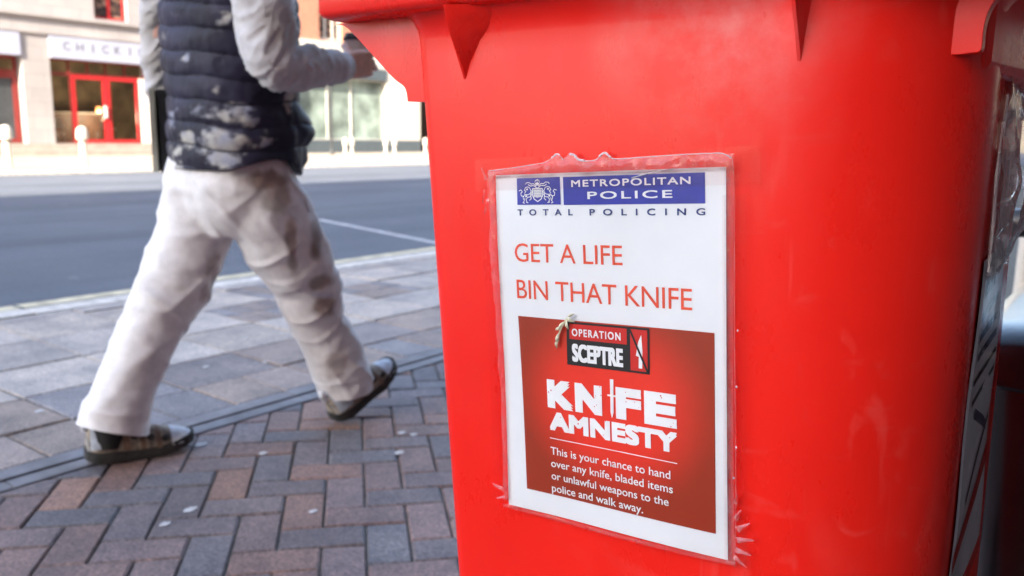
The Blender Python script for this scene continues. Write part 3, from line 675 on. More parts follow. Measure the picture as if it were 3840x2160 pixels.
cr += [[(cx0-2.4, cy0-8.6), (cx0-1.9, cy0-6.7), (cx0+1.9, cy0-6.7), (cx0+2.4, cy0-8.6), (cx0+1.2, cy0-7.7), (cx0, cy0-9.2), (cx0-1.2, cy0-7.7)], [(cx0-1.0, cy0-10.6), (cx0-.2, cy0-9.5), (cx0+.9, cy0-10.5), (cx0+.4, cy0-11.3)]]
cr += ribbon([(cx0-2.2, cy0-8.8), (cx0-1.8, cy0-10.2), (cx0, cy0-10.6), (cx0+1.8, cy0-10.2), (cx0+2.2, cy0-8.8)], .5)
cr += ribbon([(cx0-1.6, cy0-6.2), (cx0-1.8, cy0-4.6), (cx0, cy0-3.8), (cx0+1.8, cy0-4.6), (cx0+1.6, cy0-6.2), (cx0-1.6, cy0-6.2)], .6)
for sg in (-1, 1):
    X_ = lambda a: cx0+sg*a
    for c in ([(2, cy0-6), (4, cy0-7.6), (6.4, cy0-7.2), (8.4, cy0-8.6), (11.2, cy0-8.4), (12.2, cy0-7.3)], [(2, cy0-5), (4.2, cy0-6), (7, cy0-5.6), (9.4, cy0-6.8)],   # mantling
              [(6.4, cy0-1.4), (8, cy0-4.2), (10, cy0-5), (12.4, cy0-4.4), (13.6, cy0-2.2), (12, cy0-1.4), (13.4, cy0+.4)],                                    # head and mane
              [(6.2, cy0-1.8), (7.6, cy0+.6), (10, cy0+1.6), (13.2, cy0+1.4), (15.2, cy0+3.4), (14.6, cy0+5.8)],                                                # back
              [(5.8, cy0+1.2), (7.8, cy0+3.4), (10.4, cy0+3.6), (12, cy0+5.6), (11, cy0+8)], [(13.2, cy0+4.2), (13.8, cy0+6.4), (15.4, cy0+8.2)],             # legs
              [(12, cy0+7.8), (10, cy0+8.2)], [(15.4, cy0+8.2), (13.6, cy0+8.6)],
              [(14.4, cy0+3), (17, cy0+2.4), (17.4, cy0+.2), (15.8, cy0-1), (17.2, cy0-2.6), (19.2, cy0-1.8)],                                                  # tail
              [(5.4, cy0-1), (7.2, cy0+1.6), (6.6, cy0+4.8), (8.4, cy0+6.2)]):
        cr += [[(p[0], p[1]) for p in q] for q in ribbon([(X_(a), b_) for a, b_ in c], .62)]
    cr += [[(X_(10), cy0-3.8), (X_(11.8), cy0-3.4), (X_(11.4), cy0-2.2), (X_(9.8), cy0-2.4)], [(X_(11), cy0+2), (X_(13), cy0+2.2), (X_(12.6), cy0+3.6), (X_(11), cy0+3.2)]]
poly('crest', cr, .7, M['white_print'], cb)
letters('TOTAL', 23.6, 29.3, 79.4, 34.6, .35, M['navy'], poster, .03, 2.35)
letters('POLICING', 95.4, 29.4, 194, 34.7, .35, M['navy'], poster, .03, 2.35)
letters('GET A LIFE', 18.8, 58.2, 124, 74.1, .35, M['orange_print'], poster, 0, .97)
letters('BIN THAT KNIFE', 19.2, 89.6, 183, 105.9, .35, M['orange_print'], poster, 0, .97)
# red amnesty panel with its printed vignette
def vig(s_, t_):
    u = (s_-110)/95; v = (t_-188)/85; d_ = min(1, (u*u+v*v)**.5); k = max(0, min(1, (d_-.42)/.72)); k = k*k*(3-2*k)
    dark = (0.30, 0.030, 0.006); lite = (0.84, 0.034, 0.014); return tuple(l+(dd-l)*k for l, dd in zip(lite, dark))
def ledge(s_, t_, a, b_): return (s_ + (1-a)*(2.2*b_), t_)
rp = patch('amnesty_panel', 19.0, 121.6, 200.8, 277.8, .35, M['panel'], poster, 36, 36, vig, ledge)
bx = poly('logo_box', [[(69.6, 122.5), (146.8, 122.5), (146.6, 159.4), (69.0, 159.4)]], .8, M['black_print'], rp)
poly('logo_panel', [[(72.4, 124.3), (126.6, 124.3), (126.6, 137.2), (72.4, 137.2)], [(129.6, 124.3), (145.0, 124.3), (145.0, 157.6), (129.6, 157.6)]], 1.05, M['redbox'], bx)
letters('OPERATION', 75, 128.0, 121.2, 134.4, 1.3, M['white_print'], bx, .03, 1.25)
letters('SCEPTRE', 74.6, 140.8, 123.0, 156.2, 1.3, M['white_print'], bx, .05, 1.05)
poly('knife_icon', [[(139.8, 128.2), (137.0, 134), (134.6, 145.4), (137.4, 146.0), (137.2, 147.6), (137.0, 155.2), (140.2, 155.2), (140.4, 147.2), (140.6, 141.0)]], 1.3, M['white_print'], bx)
poly('slash', ribbon([(129.8, 125), (144.8, 157)], 1.7), 1.5, M['black_print'], bx)
L0, LW = 47.2, 122.4
for ch, a, b_, t0, t1 in (('K', 0.0, .215, 174.4, 199.4), ('N', .232, .447, 174.2, 199.4), ('F', .555, .745, 173.0, 199.4), ('E', .768, 1.0, 172.6, 199.6)):
    letters(ch, L0+a*LW, t0, L0+b_*LW, t1, .8, M['white_print'], rp, .085)
poly('dagger', [[(109.9, 167.2), (113.2, 167.2), (113.0, 180.2), (115.6, 180.4), (115.6, 181.6), (113.0, 181.8), (112.8, 195), (111.2, 199.8), (109.8, 195), (110.0, 181.8), (107.2, 181.6), (107.2, 180.4), (110.0, 180.2)]], .8, M['white_print'], rp)
letters('AMNESTY', 48.6, 202.6, 169.8, 219.4, .8, M['white_print'], rp, .075, 1.02)
poly('rule', ribbon([(48.4, 226.6), (109, 226.9), (169.4, 227.4)], .7), .8, M['white_print'], rp)
for txt, s1, t0 in (('This is your chance to hand', 163.6, 234.4), ('over any knife, bladed items', 165.6, 245.6), ('or unlawful weapons to the', 161.8, 256.8), ('police and walk away.', 138.8, 268.0)):
    desc = any(ch in txt for ch in 'ypgjq,'); 
    letters(txt, 48.6, t0, s1, t0+(9.0 if desc else 7.0), .8, M['white_print'], rp, .008, 1.0)
random.seed(12)
sp = []
for _ in range(34):
    s_, t_, r_ = random.uniform(48, 168), random.uniform(174, 218), random.uniform(.25, .8); sp.append([(s_+r_*random.uniform(.6,1.2)*math.cos(k*1.05), t_+r_*random.uniform(.6,1.2)*math.sin(k*1.05)) for k in range(6)])
tag(poly('print_speck', sp, 1.1, M['redbox'], rp), kind='stuff')
# plastic sleeve: film with gathered edges
film_o = patch('plastic_sleeve', -5.5, -6, 216, 298.6, 1.7, M['film'], poster, 40, 50)
def ridge(pts, r, w=2.2, mat='ridge', n=6):
    c = curve(pts, 5); rad = [r*(0.45+0.75*abs(noise.noise(Vector((k*.31, r*900, 1.7))))+.2) for k in range(len(c))]
    return MB().tube([PP(a, b_, w) for a, b_ in c], rad, n).build('sleeve_edge', M[mat], film_o, smooth=True)
def crumple(name, s0, t0, s1, t1, nx, ny, amp, seed, w0=1.9, mat='film_border', shape=None):
    vs, fs = [], []
    for j in range(ny+1):
        for i in range(nx+1):
            u, v = i/nx, j/ny; s_, t_ = s0+(s1-s0)*u, t0+(t1-t0)*v
            if shape: s_, t_ = shape(s_, t_, u, v)
            q = Vector((s_/9, t_/9, seed)); k = (1-abs(noise.noise(q))*1.6)**3 if abs(noise.noise(q)) < .6 else 0; k2 = 1-abs(noise.noise(q*2.3))*2
            vs.append(PP(s_, t_, w0+amp*(max(0, k)*.8+.35*max(0, k2))*math.sin(math.pi*min(1, max(0.08, v if ny < nx else u)))))
    for j in range(ny):
        for i in range(nx): a = j*(nx+1)+i; fs.append((a, a+nx+1, a+nx+2, a+1))
    return mesh_obj(name, vs, fs, M[mat], film_o, smooth=True)
def topshape(s_, t_, u, v):
    k = [(-6, -4), (30, -6.5), (50, -8), (63, -13), (68, -16), (73, -10.5), (79, -15), (84, -14), (89, -9.5), (103, -9), (112, -14.5), (119, -10), (130, -9), (170, -10), (217, -9)]
    for (a, p_), (b_, q_) in zip(k, k[1:]):
        if a <= s_ <= b_: h = p_+(q_-p_)*(s_-a)/(b_-a); break
    else: h = -5
    return s_, h+(2.0-h)*v
crumple('sleeve_edge', -6, -10, 217, 2, 150, 8, 2.6, 1.3, shape=topshape)
crumple('sleeve_edge', -10, -4, 1.5, 292, 8, 110, 1.3, 4.1, shape=lambda s_, t_, u, v: (s_*(.75+.35*noise.noise(Vector((t_/26, 2, 3))))+(1-u)*(3.5*sstep_(60, 220, t_)), t_))
crumple('sleeve_edge', 209.2, -4, 216, 298, 8, 110, 0.7, 7.7)
crumple('sleeve_edge', -5, 296.2, 217, 299.6, 130, 6, 0.6, 9.2, shape=lambda s_, t_, u, v: (s_, t_+1.2*math.sin(u*3.1)))
random.seed(31)
for s0, t0, ang, l, w_ in ((217, 262, -60, 10, 4), (218, 270, -35, 13, 5), (218, 278, -12, 14, 5), (217, 286, 8, 12, 5), (216, 292, 30, 11, 4), (217, 250, -75, 9, 3), (-4, 283, 200, 12, 4), (-3, 290, 165, 9, 3.5), (-9, 4, 250, 12, 4), (-8, 20, 100, 14, 4), (-11, 12, 95, 13, 3)):
    a = R(ang); vs, fs, n = [], [], 6
    for i in range(n+1):
        u = i/n; wv = w_*.5*(1-.75*u)
        for side in (-1, 0, 1): vs.append(PP(s0+math.cos(a)*l*u-math.sin(a)*wv*side, t0+math.sin(a)*l*u+math.cos(a)*wv*side, 2.0+(3.0*math.sin(u*2.6) if side == 0 else .8*u)+random.uniform(0, .8)))
    for i in range(n):
        for k in range(2): q = i*3+k; fs.append((q, q+1, q+4, q+3))
    mesh_obj('sleeve_crumple', vs, fs, M['film_soft'], film_o, smooth=True)
top = [(-6, -4), (10, -5), (30, -6.5), (45, -8), (55, -9), (63, -13), (67, -15.5), (70, -14), (73, -10.5)]
ridge(top, .00042, mat='ridge_soft'); ridge([(79, -15), (84, -14), (88, -9.5), (95, -8.6), (103, -9), (108, -12), (112, -14.5), (115, -13), (118, -10), (126, -9), (145, -9.5), (170, -10), (195, -10), (208, -9.5), (215, -6)], .0006, mat='ridge_soft')
ridge([(80, -14.6), (84, -13.5), (88, -10), (93, -9.0)], .0012); ridge([(107, -11.5), (112, -14.2), (117, -10.5)], .0011); ridge([(62, -12.5), (67, -15.2), (70, -14)], .0008)
ridge([(215, -6), (216.5, 3), (217, 40), (217, 110), (217.5, 190), (217.5, 250), (216, 296)], .0003, mat='ridge_faint')
for s_, t_ in ((219.5, 118), (218.5, 160), (218, 206), (216, 230)):
    MB().lathe(PP(s_, t_, 2), [(.0002,-.0010),(.0008,0),(.0002,.0010)], 8).build('bubble', M['ridge'], film_o, smooth=True)
ridge([(135, 6), (150, 2.5), (170, 0)], .0006, mat='ridge_soft')
# clear tape strips
for lab, s0, t0, s1, t1 in (('wide strip of clear tape across the top edge of the poster', -22, -14, 236, 13), ('strip of clear tape down the left edge of the poster', -16, 30, 3, 292), ('strip of clear tape down the right edge of the poster', 208, 20, 226, 300)):
    o = patch('clear_tape', s0, t0, s1, t1, 2.3 if s1-s0 > 100 else 2.0, M['tape'], None, 30, 20); tag(o, lab, 'tape')
# dried flower caught on the sleeve
fl = empty('dried_flower', tuple(PP(68, 128, 2)), 'small dried cream flower caught on the poster above the red panel', 'dried flower')
random.seed(5)
for (s0, t0, ang, l, wd_) in ((71, 119, 20, 9, 3.2), (71, 121, 75, 8, 3), (68, 123, 120, 8, 3.2), (66, 127, 150, 7, 2.6), (63, 133, 105, 9, 3.0), (61.5, 138, 95, 8, 3.0), (73, 118, -25, 7, 2.4)):
    vs, fs = [], []; n = 6; a = R(ang)
    for i in range(n+1):
        u = i/n; wv = wd_*math.sin(math.pi*min(1, .12+u*.86))*.5
        for j, side in enumerate((-1, 0, 1)):
            s_ = s0+math.cos(a)*l*u - math.sin(a)*wv*side; t_ = t0+math.sin(a)*l*u+math.cos(a)*wv*side
            vs.append(PP(s_, t_, 2.4+2.2*math.sin(u*3)+(.9 if side == 0 else 0)+random.uniform(-.3, .5)))
    for i in range(n):
        for j in range(2): q = i*3+j; fs.append((q, q+1, q+4, q+3))
    mesh_obj('petal', vs, fs, M['petal'], fl, smooth=True)
MB().tube([PP(71, 120, 2.6), PP(67, 127, 4), PP(63, 134, 3), PP(62, 140, 2.6)], .0007, 6).build('stem', M['petal'], fl, smooth=True)

# ------------------------------------------------------------------ second poster on the shaded side of the bin
def SP(s_, t_, w=0.0):
    y = 0.715 + s_/1000*.96; z = 0.885 - t_/1000
    xl, xr, yf, yb, o = sec(z)
    x = xr - max(.004, .013-.028*(.755-z))*max(0, y-(yf+.095))/(yb-.05-yf-.095) + .0012
    return Vector((x + w/1000 + .0008*math.sin(t_/30+s_/50), y, z))
sp_root = empty('poster', (-.09, .82, .60), 'grey shaded poster reading BIN on the dark side of the red bin', 'poster')
def spatch(name, s0, t0, s1, t1, w, mat, parent, nx=10, ny=20):
    vs = [SP(s0+(s1-s0)*i/nx, t0+(t1-t0)*j/ny, w) for j in range(ny+1) for i in range(nx+1)]; fs = [(j*(nx+1)+i, (j+1)*(nx+1)+i, (j+1)*(nx+1)+i+1, j*(nx+1)+i+1) for j in range(ny) for i in range(nx)]
    return mesh_obj(name, vs, fs, mat, parent, smooth=True)
spatch('sheet', 0, 22, 210, 319, 0, M['paper_grey'], sp_root)
letters('BIN', 40, 34, 128, 56, .5, M['black_print'], sp_root, .01, 1.0, P=SP)
def sribbon(name, segs, w, h, mat): 
    vs, fs = [], []
    for pts, wd_ in segs:
        for q in ribbon(pts, wd_):
            b0 = len(vs); vs += [SP(a, b_, h) for a, b_ in q]; fs.append(tuple(range(b0+3, b0-1, -1)))
    return mesh_obj(name, vs, fs, mat, sp_root)
random.seed(8)
for k, t_ in enumerate((72, 90, 106)):
    segs = []; s_ = 40+4*k
    while s_ < 170: l = random.uniform(8, 20); segs.append(([(s_, t_), (s_+l, t_)], 7)); s_ += l+random.uniform(2, 5)
    sribbon('print_line', segs, 0, .5, M['grey_print'])
sribbon('bar', [([(36, 125), (190, 125)], 5)], 0, .5, M['black_print']); sribbon('bar', [([(36, 142), (190, 142)], 5)], 0, .5, M['black_print'])
sribbon('blade_mark', [([(60, 156), (120, 176), (175, 196)], 9)], 0, .5, M['grey_print'])
sribbon('handle_mark', [([(60, 232), (110, 210), (190, 190)], 8)], 0, .5, M['black_print'])
sribbon('red_stroke', [([(20, 272), (90, 262), (150, 250), (205, 232)], 20)], 0, .4, M['redbox'])
sl_ = spatch('plastic_sleeve', -6, -60, 216, 325, 2.4, M['film'], sp_root, 16, 40)
vs, fs = [], []
nx_, ny_ = 60, 26
for j in range(ny_+1):
    for i in range(nx_+1):
        s_, t_ = 8+222*i/nx_, -112+150*j/ny_; v = j/ny_
        pl = math.sin(s_/5.5+2*noise.noise(Vector((s_/30, t_/40, 3))))*3.0*math.sin(math.pi*min(1, v*1.1)) + 5*noise.noise(Vector((s_/22, t_/22, 8)))
        vs.append(SP(s_, t_, 3.5+max(0, 16*math.sin(math.pi*v)*min(1, s_/90))+pl))
for j in range(ny_):
    for i in range(nx_): a = j*(nx_+1)+i; fs.append((a, a+nx_+1, a+nx_+2, a+1))
mesh_obj('loose_plastic', vs, fs, M['film_edge'], sl_, smooth=True)
random.seed(4)
def sridge(pts, r, mat='ridge'):
    MB().tube([SP(a, b_, 3) for a, b_ in curve(pts, 4)], [r*random.uniform(.5, 1.3) for _ in curve(pts, 4)], 6).build('sleeve_edge', M[mat], sl_, smooth=True)
zig = [(30+12*k, -8+(14 if k % 2 else -6)+random.uniform(-3, 3)) for k in range(16)]
sridge(zig, .0011); sridge([(30, -18), (80, -20), (140, -17), (210, -20)], .0009); sridge([(40, 8), (90, 4), (150, 6), (200, 2)], .0012)
for k in range(9): sridge([(40+18*k, -60), (40+18*k+random.uniform(-6, 6), -40), (38+18*k, -20)], .0010, 'ridge' if k % 2 else 'ridge_faint')
sridge([(30, -72), (70, -86), (130, -90), (210, -88)], .0028); sridge([(0, -80), (-2, -40), (4, 10), (2, 30)], .0009); sridge([(10, -100), (12, -60), (8, -10), (2, 20), (10, 34), (18, 28)], .0012)
sridge([(30, 16), (60, 10), (110, 22), (170, 40), (205, 44)], .0018, 'ridge')

# ------------------------------------------------------------------ things on the right behind the bin
bk = empty('black_crate', (0.1, 1.5, 0), 'low black plastic bin with rounded glossy edge behind the red bin', 'bin')
MB().loft([rrect(-.155+i, .35-i, 1.17+i, 1.9-i, .05, z) for i, z in ((.05, .001), (.03, .05), (.006, .66))]).build('body', M['black_plastic'], bk, smooth=True, angle=50)
MB().loft([rrect(-.175+i, .37-i, 1.15+i, 1.92-i, .06, z) for i, z in ((.006, .655), (0, .662), (0, .70), (.006, .712), (.03, .725), (.1, .73))]).build('lid', M['black_plastic'], bk, smooth=True, angle=60)
rl = empty('railing', (0.2, 2.05, 0), 'dark glossy tubular street railing behind the red bin', 'railing')
MB().tube([(-.30, 1.30+.75, .78), (-.18, 2.05, .79), (.70, 2.05, .79)], .03, 16).build('rail', M['black_plastic'], rl, smooth=True)
for x in (.2, .62): MB().tube([(x, 2.05, -.01), (x, 2.05, .765)], .022, 12).build('post', M['black_plastic'], rl, smooth=True)
pp = empty('pale_pole', (-.395, 3.9, -.02), 'slim pale painted pole standing behind the red bin', 'pole')
MB().tube([(0, 0, 0), (0, 0, 3.2)], .026, 14).build('shaft', M['pale_pole'], pp, local=True, smooth=True); MB().lathe((0, 0, 0), [(.05, 0), (.05, .15), (.028, .2)], 14).build('collar', M['pale_pole'], pp, local=True, smooth=True)
#@@ENDBIN@@
# ------------------------------------------------------------------ the walker
PR = Vector((-2.2, 1.53, 0))
walker = empty('person', tuple(PR), 'person striding away in padded navy gilet and paint stained white work trousers, holding a cup', 'person')
def remeshed(mb, voxel, smooth_it=6):
    """union of overlapping closed shells -> one continuous surface (vertices, faces, normals)"""
    me = bpy.data.meshes.new('tmp'); me.from_pydata(mb.v, [], mb.f); me.update()
    bm = bmesh.new(); bm.from_mesh(me); bmesh.ops.recalc_face_normals(bm, faces=bm.faces); bm.to_mesh(me); bm.free()
    o = bpy.data.objects.new('tmp', me); COL.objects.link(o)
    m = o.modifiers.new('r', 'REMESH'); m.mode = 'VOXEL'; m.voxel_size = voxel; m.adaptivity = 0
    if smooth_it: s_ = o.modifiers.new('s', 'SMOOTH'); s_.iterations = smooth_it; s_.factor = 0.5
    dg = bpy.context.evaluated_depsgraph_get(); dg.update()
    ev = o.evaluated_get(dg); m2 = bpy.data.meshes.new_from_object(ev)
    vs = [v.co.copy() for v in m2.vertices]; ns = [v.normal.copy() for v in m2.vertices]; fs = [tuple(p.vertices) for p in m2.polygons]
    bpy.data.objects.remove(o); bpy.data.meshes.remove(me); bpy.data.meshes.remove(m2); return vs, fs, ns
def nz3(p, f, seed=0, st=(1, 1, 1)): return noise.noise(Vector((p[0]*f*st[0]+seed, p[1]*f*st[1]+seed*.7, p[2]*f*st[2]-seed)))
def fbm(p, f, seed=0, st=(1, 1, 1)): return nz3(p, f, seed, st)+.5*nz3(p, f*2.1, seed+3, st)+.25*nz3(p, f*4.3, seed+7, st)
def sstep(a, b_, x): t = max(0, min(1, (x-a)/(b_-a))); return t*t*(3-2*t)
def lerp3(a, b_, t): return tuple(x+(y-x)*t for x, y in zip(a, b_))
def chain(mb, pts, n=18, sub=4, flat=None):
    """tapering closed limb through (x,y,z,r) with round ends"""
    P = [Vector(p[:3]) for p in pts]; rr_ = [p[3] for p in pts]; c, cr_ = [], []
    for i in range(len(P)-1):
        p0, p1, p2, p3 = P[max(i-1, 0)], P[i], P[i+1], P[min(i+2, len(P)-1)]
        for k in range(sub):
            t = k/sub; c.append(0.5*((2*p1)+(-p0+p2)*t+(2*p0-5*p1+4*p2-p3)*t*t+(-p0+3*p1-3*p2+p3)*t**3)); cr_.append(rr_[i]+(rr_[i+1]-rr_[i])*t)
    c.append(P[-1]); cr_.append(rr_[-1])
    d0 = (c[0]-c[1]).normalized(); d1 = (c[-1]-c[-2]).normalized(); r0, r1 = cr_[0], cr_[-1]
    c = [c[0]+d0*r0*.9, c[0]+d0*r0*.6]+c+[c[-1]+d1*r1*.6, c[-1]+d1*r1*.9]; cr_ = [r0*.42, r0*.8]+cr_+[r1*.8, r1*.42]
    mb.tube(c, cr_, n)
def ell_ring(c, a, b_, z, n=28, tilt=0, p=2.3):
    out = []
    for k in range(n):
        t = 2*math.pi*k/n; ct, st = math.cos(t), math.sin(t)
        out.append((c[0]+a*abs(ct)**(2/p)*(1 if ct > 0 else -1), c[1]+b_*abs(st)**(2/p)*(1 if st > 0 else -1), z + tilt*st))
    return out
# --- the body itself, one continuous surface
mb = MB()
chain(mb, [(-2.195, 1.515, .90, .115), (-2.19, 1.53, 1.05, .098), (-2.19, 1.535, 1.22, .10), (-2.19, 1.54, 1.34, .085), (-2.2, 1.545, 1.42, .06)])
chain(mb, [(-2.03, 1.50, 1.37, .06), (-2.2, 1.51, 1.39, .07), (-2.37, 1.50, 1.37, .06)])
chain(mb, [(-2.2, 1.53, 1.40, .06), (-2.2, 1.55, 1.50, .056), (-2.2, 1.57, 1.56, .06)])
mb.loft([[(-2.2+.076*math.sin(math.pi*j/10)*math.cos(2*math.pi*k/18), 1.585+.098*math.sin(math.pi*j/10)*math.sin(2*math.pi*k/18), 1.61+.118*math.cos(math.pi*j/10)) for k in range(18)] for j in range(1, 10)])
chain(mb, [(-2.2, 1.672, 1.63, .012), (-2.2, 1.692, 1.60, .015), (-2.2, 1.68, 1.588, .012)])                 # nose
chain(mb, [(-2.225, 1.668, 1.545, .010), (-2.2, 1.676, 1.546, .011), (-2.175, 1.668, 1.545, .010)])           # lips
for sg in (-1, 1): chain(mb, [(-2.2+sg*.077, 1.58, 1.635, .016), (-2.2+sg*.082, 1.575, 1.605, .014), (-2.2+sg*.075, 1.585, 1.58, .010)])   # ears
chain(mb, [(-1.975, 1.495, 1.36, .058), (-1.945, 1.492, 1.20, .05), (-1.935, 1.505, 1.12, .045), (-1.95, 1.65, 1.135, .042), (-1.978, 1.78, 1.145, .028)])
chain(mb, [(-2.42, 1.49, 1.36, .058), (-2.465, 1.495, 1.20, .05), (-2.48, 1.50, 1.11, .044), (-2.50, 1.515, 0.98, .036), (-2.505, 1.55, .92, .028)])
chain(mb, [(-2.11, 1.53, .90, .09), (-2.10, 1.66, .60, .07), (-2.10, 1.745, .42, .055), (-2.10, 1.84, .18, .042), (-2.10, 1.87, .10, .038)])
chain(mb, [(-2.29, 1.50, .90, .09), (-2.30, 1.43, .58, .07), (-2.315, 1.33, .39, .055), (-2.335, 1.215, .16, .042), (-2.34, 1.19, .09, .038)])
# right hand round the cup (thumb on the far side), left hand on the folder
def hand(mb, wrist, palm_end, fingers, thumb):
    w, p = Vector(wrist), Vector(palm_end)
    return chain(mb, [(*w, .026), (*(w*.6+p*.4), .031), (*p, .030)], 14, 3)
hb_ = MB()
for zz in (-.024, -.008, .008, .024):
    chain(hb_, [(-1.978, 1.785, 1.148+zz*.6, .017), (-1.974, 1.825, 1.153+zz*1.05, .017), (-1.974, 1.862, 1.158+zz*1.15, .014)], 12, 3)
for k, (z, bx_, l, dz) in enumerate(((1.190, .012, 1.25, .006), (1.164, .006, 1.0, .0), (1.149, .004, 1.3, -.002), (1.131, .008, .7, -.004))):
    chain(hb_, [(-1.974, 1.855, z-.004, .0118), (-1.970+bx_*.2, 1.888*.35+1.862*.65+.020*l, z, .0108), (-1.979, 1.900+.050*(l-1), z+dz*.4, .0098), (-2.002, 1.916+.050*(l-1), z+dz*.7, .0088), (-2.026, 1.918+.03*(l-1), z+dz, .0078)], 10, 3)
chain(hb_, [(-1.985, 1.80, 1.165, .016), (-2.002, 1.825, 1.190, .0135), (-2.028, 1.838, 1.207, .0115), (-2.052, 1.852, 1.212, .0095)], 10, 3)
for j in range(4):
    y = 1.555+.015*j; chain(hb_, [(-2.505, y, .905-.004*j, .012), (-2.513, y+.004, .872, .010), (-2.517, y+.002, .848, .0095), (-2.509, y-.002, .828, .008)], 10, 2)
chain(hb_, [(-2.505, 1.56, .92, .027), (-2.507, 1.576, .89, .026)], 12, 2); chain(hb_, [(-2.497, 1.57, .90, .012), (-2.487, 1.575, .872, .010), (-2.485, 1.57, .852, .009)], 10, 2)
v1, f1, n1 = remeshed(mb, .009, 5); v2, f2, n2 = remeshed(hb_, .0035, 3)
vv = v1 + v2; ff = f1 + [tuple(i+len(v1) for i in q) for q in f2]
mesh_obj('body', vv, ff, M['skin'], walker, smooth=True, angle=180)
hm = MB()
hm.loft([[(-2.2+.084*math.sin(math.pi*j/10)*math.cos(2*math.pi*k/18), 1.578+.105*math.sin(math.pi*j/10)*math.sin(2*math.pi*k/18)-.004*j, 1.622+.118*math.cos(math.pi*j/10)) for k in range(18)] for j in range(1, 7)])
hm.build('hair', M['hair'], walker, smooth=True, angle=180)

# --- trousers
def leg_rings(rows, wob=0):
    out = []
    for i, (x, y, z, r) in enumerate(rows): out.append((Vector((x, y, z)), r))
    return out
RLEG = [(-2.11, 1.52, .86, .105), (-2.1, 1.579, 0.732, 0.126), (-2.1, 1.635, 0.631, 0.120), (-2.1, 1.684, 0.557, 0.112), (-2.1, 1.722, 0.483, 0.097), (-2.1, 1.744, 0.406, 0.093), (-2.1, 1.758, 0.362, 0.084), (-2.1, 1.791, 0.313, 0.085), (-2.1, 1.823, 0.25, 0.089), (-2.1, 1.854, 0.177, 0.094), (-2.1, 1.872, 0.128, 0.094), (-2.1, 1.878, 0.09, 0.094), (-2.1, 1.885, 0.03, 0.092)]
LLEG = [(-2.27, 1.50, .86, .105), (-2.28, 1.49, 0.768, 0.112), (-2.285, 1.482, 0.714, 0.113), (-2.29, 1.465, 0.648, 0.112), (-2.295, 1.447, 0.608, 0.109), (-2.3, 1.423, 0.555, 0.107), (-2.305, 1.402, 0.5, 0.106), (-2.31, 1.359, 0.437, 0.099), (-2.315, 1.330, 0.391, 0.092), (-2.32, 1.295, 0.322, 0.085), (-2.325, 1.257, 0.255, 0.084), (-2.33, 1.232, 0.195, 0.086), (-2.335, 1.206, 0.134, 0.091), (-2.34, 1.200, 0.092, 0.094), (-2.345, 1.205, 0.0, 0.096)]
def leg(mb, rows, n=28):
    rings = []
    for i, (x, y, z, r) in enumerate(rows):
        a = Vector(rows[max(i-1, 0)][:3]); b_ = Vector(rows[min(i+1, len(rows)-1)][:3]); d_ = (b_-a).normalized()
        sx = Vector((1, 0, 0)); sx = (sx-d_*sx.dot(d_)).normalized(); sy = d_.cross(sx)
        rings.append([Vector((x, y, z))+sx*r*math.cos(2*math.pi*k/n)+sy*r*math.sin(2*math.pi*k/n) for k in range(n)])
    mb.loft(rings)
mb = MB()
leg(mb, RLEG); leg(mb, LLEG)
mb.loft([ell_ring((-2.195, 1.515), .20, .150, z, tilt=t) for z, t in ()] + [ell_ring((-2.195, 1.525), a, b_, z) for a, b_, z in ((.10, .08, .645), (.14, .105, .68), (.175, .13, .73), (.19, .14, .79), (.18, .130, .85), (.18, .128, .92), (.18, .128, .97))])
# cargo pocket on the right thigh with bellows flap, and the knee pad pouch
chain(mb, [(-2.05, 1.65, .70, .045), (-2.045, 1.69, .63, .055), (-2.045, 1.72, .565, .045)], 14)
chain(mb, [(-2.05, 1.75, .50, .045), (-2.05, 1.775, .43, .04)], 14)
vs, fs, ns = remeshed(mb, .0065, 16)
me = bpy.data.meshes.new('tmp'); me.from_pydata(vs, [], fs); bm = bmesh.new(); bm.from_mesh(me); bpy.data.meshes.remove(me)
for ylo, yhi, co, no in ((1.62, 9, (-2.1, 1.777, .088), (0, .11, -1)), (-9, 1.46, (-2.34, 1.11, .128), (0, -.36, -1))):
    vset = {v for v in bm.verts if ylo < v.co.y < yhi and v.co.z < .30}
    geom = list(vset)+[e for e in bm.edges if all(v in vset for v in e.verts)]+[f for f in bm.faces if all(v in vset for v in f.verts)]
    bmesh.ops.bisect_plane(bm, geom=geom, plane_co=co, plane_no=no, clear_outer=True)
bm.normal_update(); bm.verts.index_update()
vs = [v.co.copy() for v in bm.verts]; ns = [v.normal.copy() for v in bm.verts]; fs = [tuple(v.index for v in f.verts) for f in bm.faces]; bm.free()
def near_axis(rows, p):
    best = (9, 0)
    for i in range(len(rows)-1):
        a, b_ = Vector(rows[i][:3]), Vector(rows[i+1][:3]); ab = b_-a; t = max(0, min(1, (p-a).dot(ab)/ab.length_squared)); d_ = (p-(a+ab*t)).length
        if d_ < best[0]: best = (d_, i+t)
    return best
out, cols = [], []
def crease(q, f, seed, st, k=5): return math.exp(-(nz3(q, f, seed, st)/(.16 if k > 3 else .22))**2)
def blob(e, z, e0, z0, re, rz, m_): return sstep(.40, 1.05, 1.45-(((e-e0)/re)**2+((z-z0)/rz)**2)**.5 + m_)
